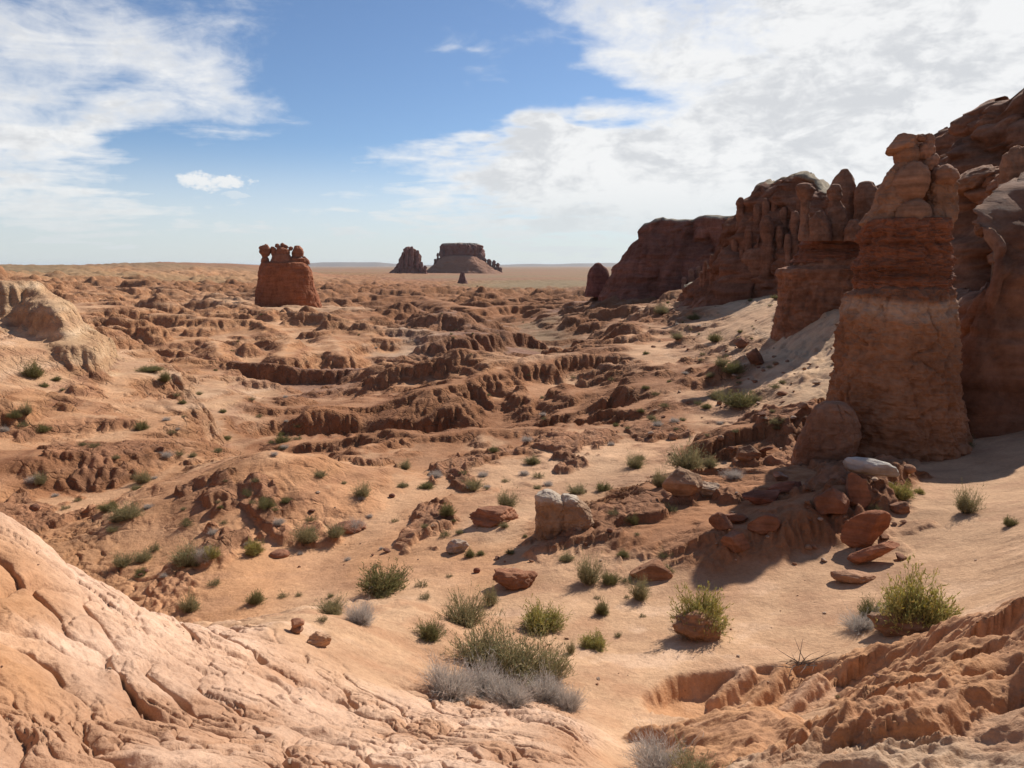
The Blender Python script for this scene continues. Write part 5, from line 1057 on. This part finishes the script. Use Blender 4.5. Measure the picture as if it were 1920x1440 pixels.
L_ = [
    (722, 1108, 96, 56, 'green', 'wide spiky dark green bush on the sand below the orange flats'), (476, 1040, 34, 30, 'yellow', 'round green bush on the orange flats with a short shadow'),
    (480, 1131, 34, 28, 'green', 'round dark bush just above the pale ridge, nearest the balanced rock'), (357, 1146, 40, 38, 'wispy', 'grey-green feathery bush peeking over the crest of the pale ridge'),
    (838, 968, 30, 28, 'green', 'compact dark green bush on the flat beyond the striated outcrop'), (872, 1172, 92, 68, 'wispy', 'tall olive feathery bush at the far end of the big bush thicket'),
    (806, 1198, 52, 44, 'green', 'dense dark green bush at the sandy side of the big thicket'), (1016, 1180, 84, 52, 'yellow', 'bright green spreading bush standing free on the sand beyond the thicket'),
    (1114, 1212, 54, 28, 'yellow', 'low bush with yellow flower tips alone on the sand'), (1128, 1152, 28, 32, 'green', 'small upright dark bush on the sand below the feathery pair'),
    (900, 1245, 120, 84, 'wispy', 'olive bush in the middle of the big thicket behind the grey brush'), (965, 1275, 150, 112, 'wispy', 'tallest yellowish olive bush at the heart of the big thicket'),
    (1030, 1275, 90, 78, 'wispy', 'thin brownish olive bush on the sand side of the thicket heart'), (842, 1306, 110, 76, 'grey', 'purplish dead brush at the cracked-ground edge of the thicket'),
    (905, 1300, 100, 66, 'grey', 'brown dead brush between the purplish and the silvery brush of the thicket'), (955, 1318, 90, 58, 'grey', 'silvery fan of dry twigs at the front of the thicket'),
    (1020, 1312, 100, 62, 'grey', 'broad silver-grey dead brush at the sandy end of the thicket'), (1064, 1330, 60, 50, 'grey', 'last small grey brush trailing off the sandy end of the thicket'),
    (1104, 1094, 52, 58, 'wispy', 'feathery olive bush, taller of the pair below the cream-topped boulder'), (1144, 1094, 34, 28, 'green', 'small green bush beside the taller feathery one'),
    (1200, 1124, 44, 46, 'wispy', 'half-dead bush at the foot of the smooth orange dome rock'), (676, 1166, 60, 44, 'grey', 'pale grey twiggy bush on the far side of the sand lip'),
    (622, 1152, 56, 40, 'wispy', 'thin pale green bush on the flats beside the pale grey twiggy one'), (1236, 1446, 130, 70, 'grey', 'big silver-grey brush cut by the bottom edge beside the gully'),
    (1300, 1470, 110, 70, 'wispy', 'grey-green brush cut by the bottom edge below the gully rim'), (352, 1062, 64, 44, 'wispy', 'broad grey-green bush in the trio on the orange flats'),
    (396, 1048, 30, 26, 'yellow', 'small yellowish bush in the trio on the orange flats'), (384, 1056, 34, 30, 'grey', 'grey brush between the broad and the yellowish bush of the trio'),
    (230, 1062, 40, 30, 'wispy', 'thin pale bush on the flats near the crest of the pale ridge'), (268, 1052, 40, 22, 'wispy', 'low pale bush next to the tiny dark stone'), (290, 1034, 26, 20, 'tuft', 'little tuft uphill of the low pale bush'),
    (240, 972, 60, 34, 'wispy', 'pale green spreading bush at the foot of the left badlands'), (220, 978, 30, 22, 'tuft', 'tuft at the side of the pale green spreading bush'), (500, 955, 34, 20, 'green', 'low green bush on the shoulder of the smooth orange hill'),
    (462, 930, 22, 16, 'tuft', 'small tuft on the flank of the smooth orange hill'), (576, 1018, 52, 36, 'wispy', 'blue-green bush on the flats beside the low red lens'), (630, 1008, 40, 26, 'wispy', 'thin green bush next to the low red ledge'),
    (350, 986, 26, 18, 'tuft', 'tuft on the open slope below the smooth orange hill'), (668, 994, 34, 22, 'grey', 'grey twigs on top of the low red ledge'), (951, 950, 42, 34, 'wispy', 'round olive bush behind the striated outcrop'),
    (886, 918, 42, 26, 'wispy', 'olive bush at the foot of the red bank behind the basin'), (680, 932, 38, 30, 'wispy', 'grey-green bush on the dark rock at the edge of the basin'), (1290, 882, 78, 50, 'wispy', 'large feathery bush on the sand above the pale tan boulder'),
    (1330, 880, 34, 26, 'wispy', 'smaller bush tucked beside the large feathery one'), (1236, 912, 30, 34, 'wispy', 'upright bush just uphill of the pale tan boulder'), (1190, 876, 38, 28, 'wispy', 'pale green bush on the sandy bench, away from the large feathery one'),
    (1131, 920, 30, 20, 'green', 'low dark bush on the bench beyond the cream-topped boulder'), (1150, 966, 24, 14, 'tuft', 'tuft on the sand behind the cream-topped boulder'), (1187, 985, 22, 20, 'green', 'small round dark bush between the cream-topped and the tan boulders'),
    (1082, 925, 40, 20, 'wispy', 'low bush hugging the back of the cream-topped boulder'), (881, 1045, 20, 18, 'green', 'dark tuft beside the crumbling whitish rock'), (1062, 1052, 34, 18, 'wispy', 'low sparse bush on the sand below the cream-topped boulder'),
    (834, 1006, 24, 16, 'tuft', 'tuft on the track through the basin, below the compact dark bush'), (1260, 958, 26, 16, 'tuft', 'tuft at the foot of the pale tan boulder'), (1376, 896, 36, 18, 'grey', 'grey brush among the blocks above the shaded apron'),
    (1686, 932, 52, 30, 'yellow', 'vivid green creeper-like bush below the end of the white slab'), (1722, 926, 20, 12, 'yellow', 'vivid green sprig beside the creeper-like bush'), (1812, 962, 46, 54, 'wispy', 'tall sparse bush in the cliff shadow on the sand slope'),
    (1893, 986, 24, 22, 'green', 'small green bush on the sunny sand beyond the cliff shadow'), (1800, 842, 40, 34, 'green', 'dark bush deep in the shade at the foot of the near cliff wall'), (1640, 960, 26, 20, 'tuft', 'tuft between the thick red slab and the upright blocks'),
    (1388, 762, 70, 34, 'green', 'widest dark bush on the rubbly slope below the cliffs'), (1345, 748, 40, 20, 'wispy', 'pale bush beside the widest bush of the rubbly slope'), (1395, 549, 50, 14, 'green', 'flat green bush against the foot of the knobbly cliff'),
    (1375, 700, 40, 26, 'green', 'dark bush under the rock above the pale chute'), (1352, 690, 26, 20, 'wispy', 'pale bush under the rock above the pale chute'), (1340, 640, 26, 18, 'green', 'bush on the slope facing the castle-like spur'),
    (1455, 560, 20, 8, 'green', 'tiny bush against the castle-like spur'), (1240, 590, 30, 18, 'wispy', 'pale bush at the top of the long sandy trail'), (1300, 600, 24, 12, 'green', 'low bush halfway along the sandy trail'), (1270, 640, 24, 16, 'wispy', 'thin bush on the red hills next to the sandy trail'),
    (63, 708, 36, 32, 'green', 'dark round bush on the bench at the foot of the pale rilled spur'), (50, 782, 22, 26, 'wispy', 'taller grey bush of the pair below the spur bench'), (28, 786, 24, 16, 'green', 'lower bush of the pair below the spur bench'),
    (80, 812, 28, 16, 'green', 'flat dark bush downhill of the pair below the spur bench'), (265, 806, 26, 20, 'green', 'dark bush crowning a red knoll on the badlands'), (76, 908, 26, 26, 'wispy', 'bush in front of the dark fluted bank'),
    (268, 906, 34, 26, 'wispy', 'pale bush in the wash beside the smooth orange hill'), (310, 716, 20, 22, 'green', 'small dark bush high on the badlands, near the green strip'), (284, 696, 46, 12, 'green', 'strip of low green shrubs in a high hollow'),
    (176, 838, 24, 12, 'tuft', 'tuft on top of the dark fluted bank'), (530, 830, 30, 16, 'green', 'dark bush in the gully behind the smooth orange hill'), (600, 895, 26, 16, 'wispy', 'bush at the mouth of the dark gully'),
    (760, 880, 26, 20, 'wispy', 'pale bush on the red bank facing the basin'), (1000, 870, 30, 16, 'wispy', 'bush on the crest of the nearest long red bank'), (800, 915, 30, 14, 'green', 'low green bush at the rim of the basin'),
    (1125, 1222, 12, 10, 'tuft', 'sprig at the side of the low bush with yellow flower tips'), (1158, 1195, 16, 14, 'tuft', 'lone brown sprig on the open sand'), (1570, 1310, 10, 8, 'tuft', 'tiny green sprig on the crest above the gully ribs'),
    (920, 1135, 30, 40, 'wispy', 'sparse dry stalks beside the tall olive feathery bush'), (1070, 1225, 20, 30, 'wispy', 'thin dry stalks at the sand side of the thicket'), (605, 1165, 22, 16, 'tuft', 'tuft just beyond the sand lip'), (530, 1120, 22, 14, 'tuft', 'tuft next to the round dark bush above the pale ridge'), (560, 1118, 16, 10, 'tuft', 'smallest tuft of the flats above the sand lip')]
for u, v, w, h, kind, lab in L_: shrub(u, v, w, h, kind, lab)
# many small ones dotted over slopes and benches: none can be told from the next
g_ = np.random.default_rng(12); n_ = 0
zones = [(1200, 560, 1470, 820, 60), (300, 690, 560, 860, 30), (0, 700, 300, 960, 14), (400, 880, 1000, 1010, 34), (560, 1020, 1000, 1140, 14), (200, 950, 480, 1100, 14), (420, 590, 1000, 690, 20), (900, 700, 1200, 920, 20), (1050, 1000, 1300, 1180, 8)]
for u0, v0, u1, v1, k in zones:
    for _ in range(k):
        u = g_.uniform(u0, u1); v = g_.uniform(v0, v1); q = ground_at(u, v); r = math.hypot(q.x, q.y)
        if r > 260 or abs(height(q.x + .4, q.y) - height(q.x - .4, q.y)) > .6: continue
        wm = g_.uniform(.16, .46) * (1 if r > 20 else .6); w = wm / pxs(u, r); kd = ('tuft', 'wispy', 'green', 'tuft', 'grey')[int(g_.integers(0, 5))]
        if kd == 'grey': shrub(u, v, w, w * .5, kd, 'small dry grey bush dotted over the badland slopes', 'small dry bushes over the badlands', at_=q)
        else: shrub(u, v, w, w * .55, kd, 'small green desert shrub dotted over the badland slopes', 'small shrubs over the badlands', at_=q)
        n_ += 1
print('shrubs', NSH[0], round(time.time() - T0, 1))
# dead branch on the brink of the gully
def dead_branch():
    g = ground_at(1498, 1252); e = empty('dead_branch', g, label='dead dark branch with bare twigs lying on the brink of the gully', cat='branch'); q = np.random.default_rng(5)
    n = 26; d = q.normal(size=(n, 3)) * (1, .6, .12); d[:, 2] = np.abs(d[:, 2]) + .08; d /= np.linalg.norm(d, axis=1)[:, None]
    co, f, c, P_ = ribbons(np.tile([[0, 0, .03]], (n, 1)) + q.normal(size=(n, 3)) * (.10, .05, .01), d, q.uniform(.15, .38, n), np.full(n, .014), .35, 5, q, np.tile([[.10, .075, .06]], (n, 1)), np.tile([[.17, .13, .11]], (n, 1)))
    o = link('twigs', raw('twigs', (co, f, c))); o.parent = e
dead_branch()
# loose stones scattered on sand and slopes: three shapes, each stone an object
SM = []
for k in range(4):
    o = stone('small_stone', np.zeros(3), (.5, .42, .3), base=((.36, .18, .10), (.44, .27, .17), (.27, .13, .08), (.50, .36, .26))[k], seed=200 + k, cuts=6, sub=3, grain=.1, cutd=(.5, .8)); SM.append(o.data); bpy.data.objects.remove(o)
g_ = np.random.default_rng(23)
for u0, v0, u1, v1, k, sz in [(1350, 880, 1700, 1060, 40, (.08, .28)), (1200, 560, 1480, 860, 40, (.12, .5)), (850, 1000, 1900, 1300, 60, (.02, .08)), (560, 900, 1200, 1080, 36, (.05, .2)), (1400, 560, 1570, 860, 45, (.10, .5)), (0, 1000, 700, 1440, 10, (.02, .05))]:
    for _ in range(k):
        u = g_.uniform(u0, u1); v = g_.uniform(v0, v1); q = ground_at(u, v); r = math.hypot(q.x, q.y)
        if r > 150: continue
        s = g_.uniform(0, 1) ** 2.2 * (sz[1] - sz[0]) + sz[0]; o = bpy.data.objects.new('small_stone', SM[int(g_.integers(0, 4))]); COL.objects.link(o); o.location = q + Vector((0, 0, .12 * s)); o.scale = (s, s * g_.uniform(.6, 1), s * g_.uniform(.5, 1)); o.rotation_euler = (g_.uniform(-.3, .3), g_.uniform(-.3, .3), g_.uniform(0, 6.3))
        tag(o, 'small loose stone lying on the sand or slope', 'stone', 'small loose stones')
print('all', round(time.time() - T0, 1))

# ---- far low mesas on the horizon and the air between
def far_hills():
    th = np.linspace(R(-75), R(75), 700); lv = []
    for d_, k_ in ((0, 0.), (260, .55), (420, .9), (900, 1.)):
        r = 21000 + d_ * 3 + 500 * n2(th * 30, th * 0, 3); h = 10 + 95 * np.clip(.45 + n2(th * 7, th * 0, 8) + .25 * n2(th * 25, th * 0, 9), .15, 1.0) * sstep(R(-70), R(-20), th)
        lv.append(np.stack([r * np.sin(th), r * np.cos(th), CZ - 60 + (h + 55) * k_], 1))
    co = np.concatenate(lv); n = len(th); f = np.concatenate([np.stack([k * n + np.arange(n - 1), k * n + np.arange(1, n), (k + 1) * n + np.arange(1, n), (k + 1) * n + np.arange(n - 1)], 1) for k in range(3)])
    o = finish('hills', co, f, np.tile([[.20, .14, .11]], (len(co), 1))); tag(o, kind='structure')
far_hills()


def haze():
    bm = bmesh.new(); bmesh.ops.create_cube(bm, size=1); me = bpy.data.meshes.new('haze'); bm.to_mesh(me); bm.free()
    m = bpy.data.materials.new('haze'); m.use_nodes = True; nt = m.node_tree; nt.nodes.clear(); o_ = nt.nodes.new('ShaderNodeOutputMaterial'); v = nt.nodes.new('ShaderNodeVolumePrincipled')
    v.inputs['Color'].default_value = (.86, .93, 1, 1); v.inputs['Density'].default_value = HAZE; v.inputs['Anisotropy'].default_value = .2; nt.links.new(v.outputs[0], o_.inputs['Volume'])
    o = link('haze', me, m); zl = CZ - 62; zh = CZ + 110; o.location = (0, 0, (zl + zh) / 2); o.scale = (90000, 90000, zh - zl); tag(o, kind='stuff')
HAZE = 2.0e-5
haze()
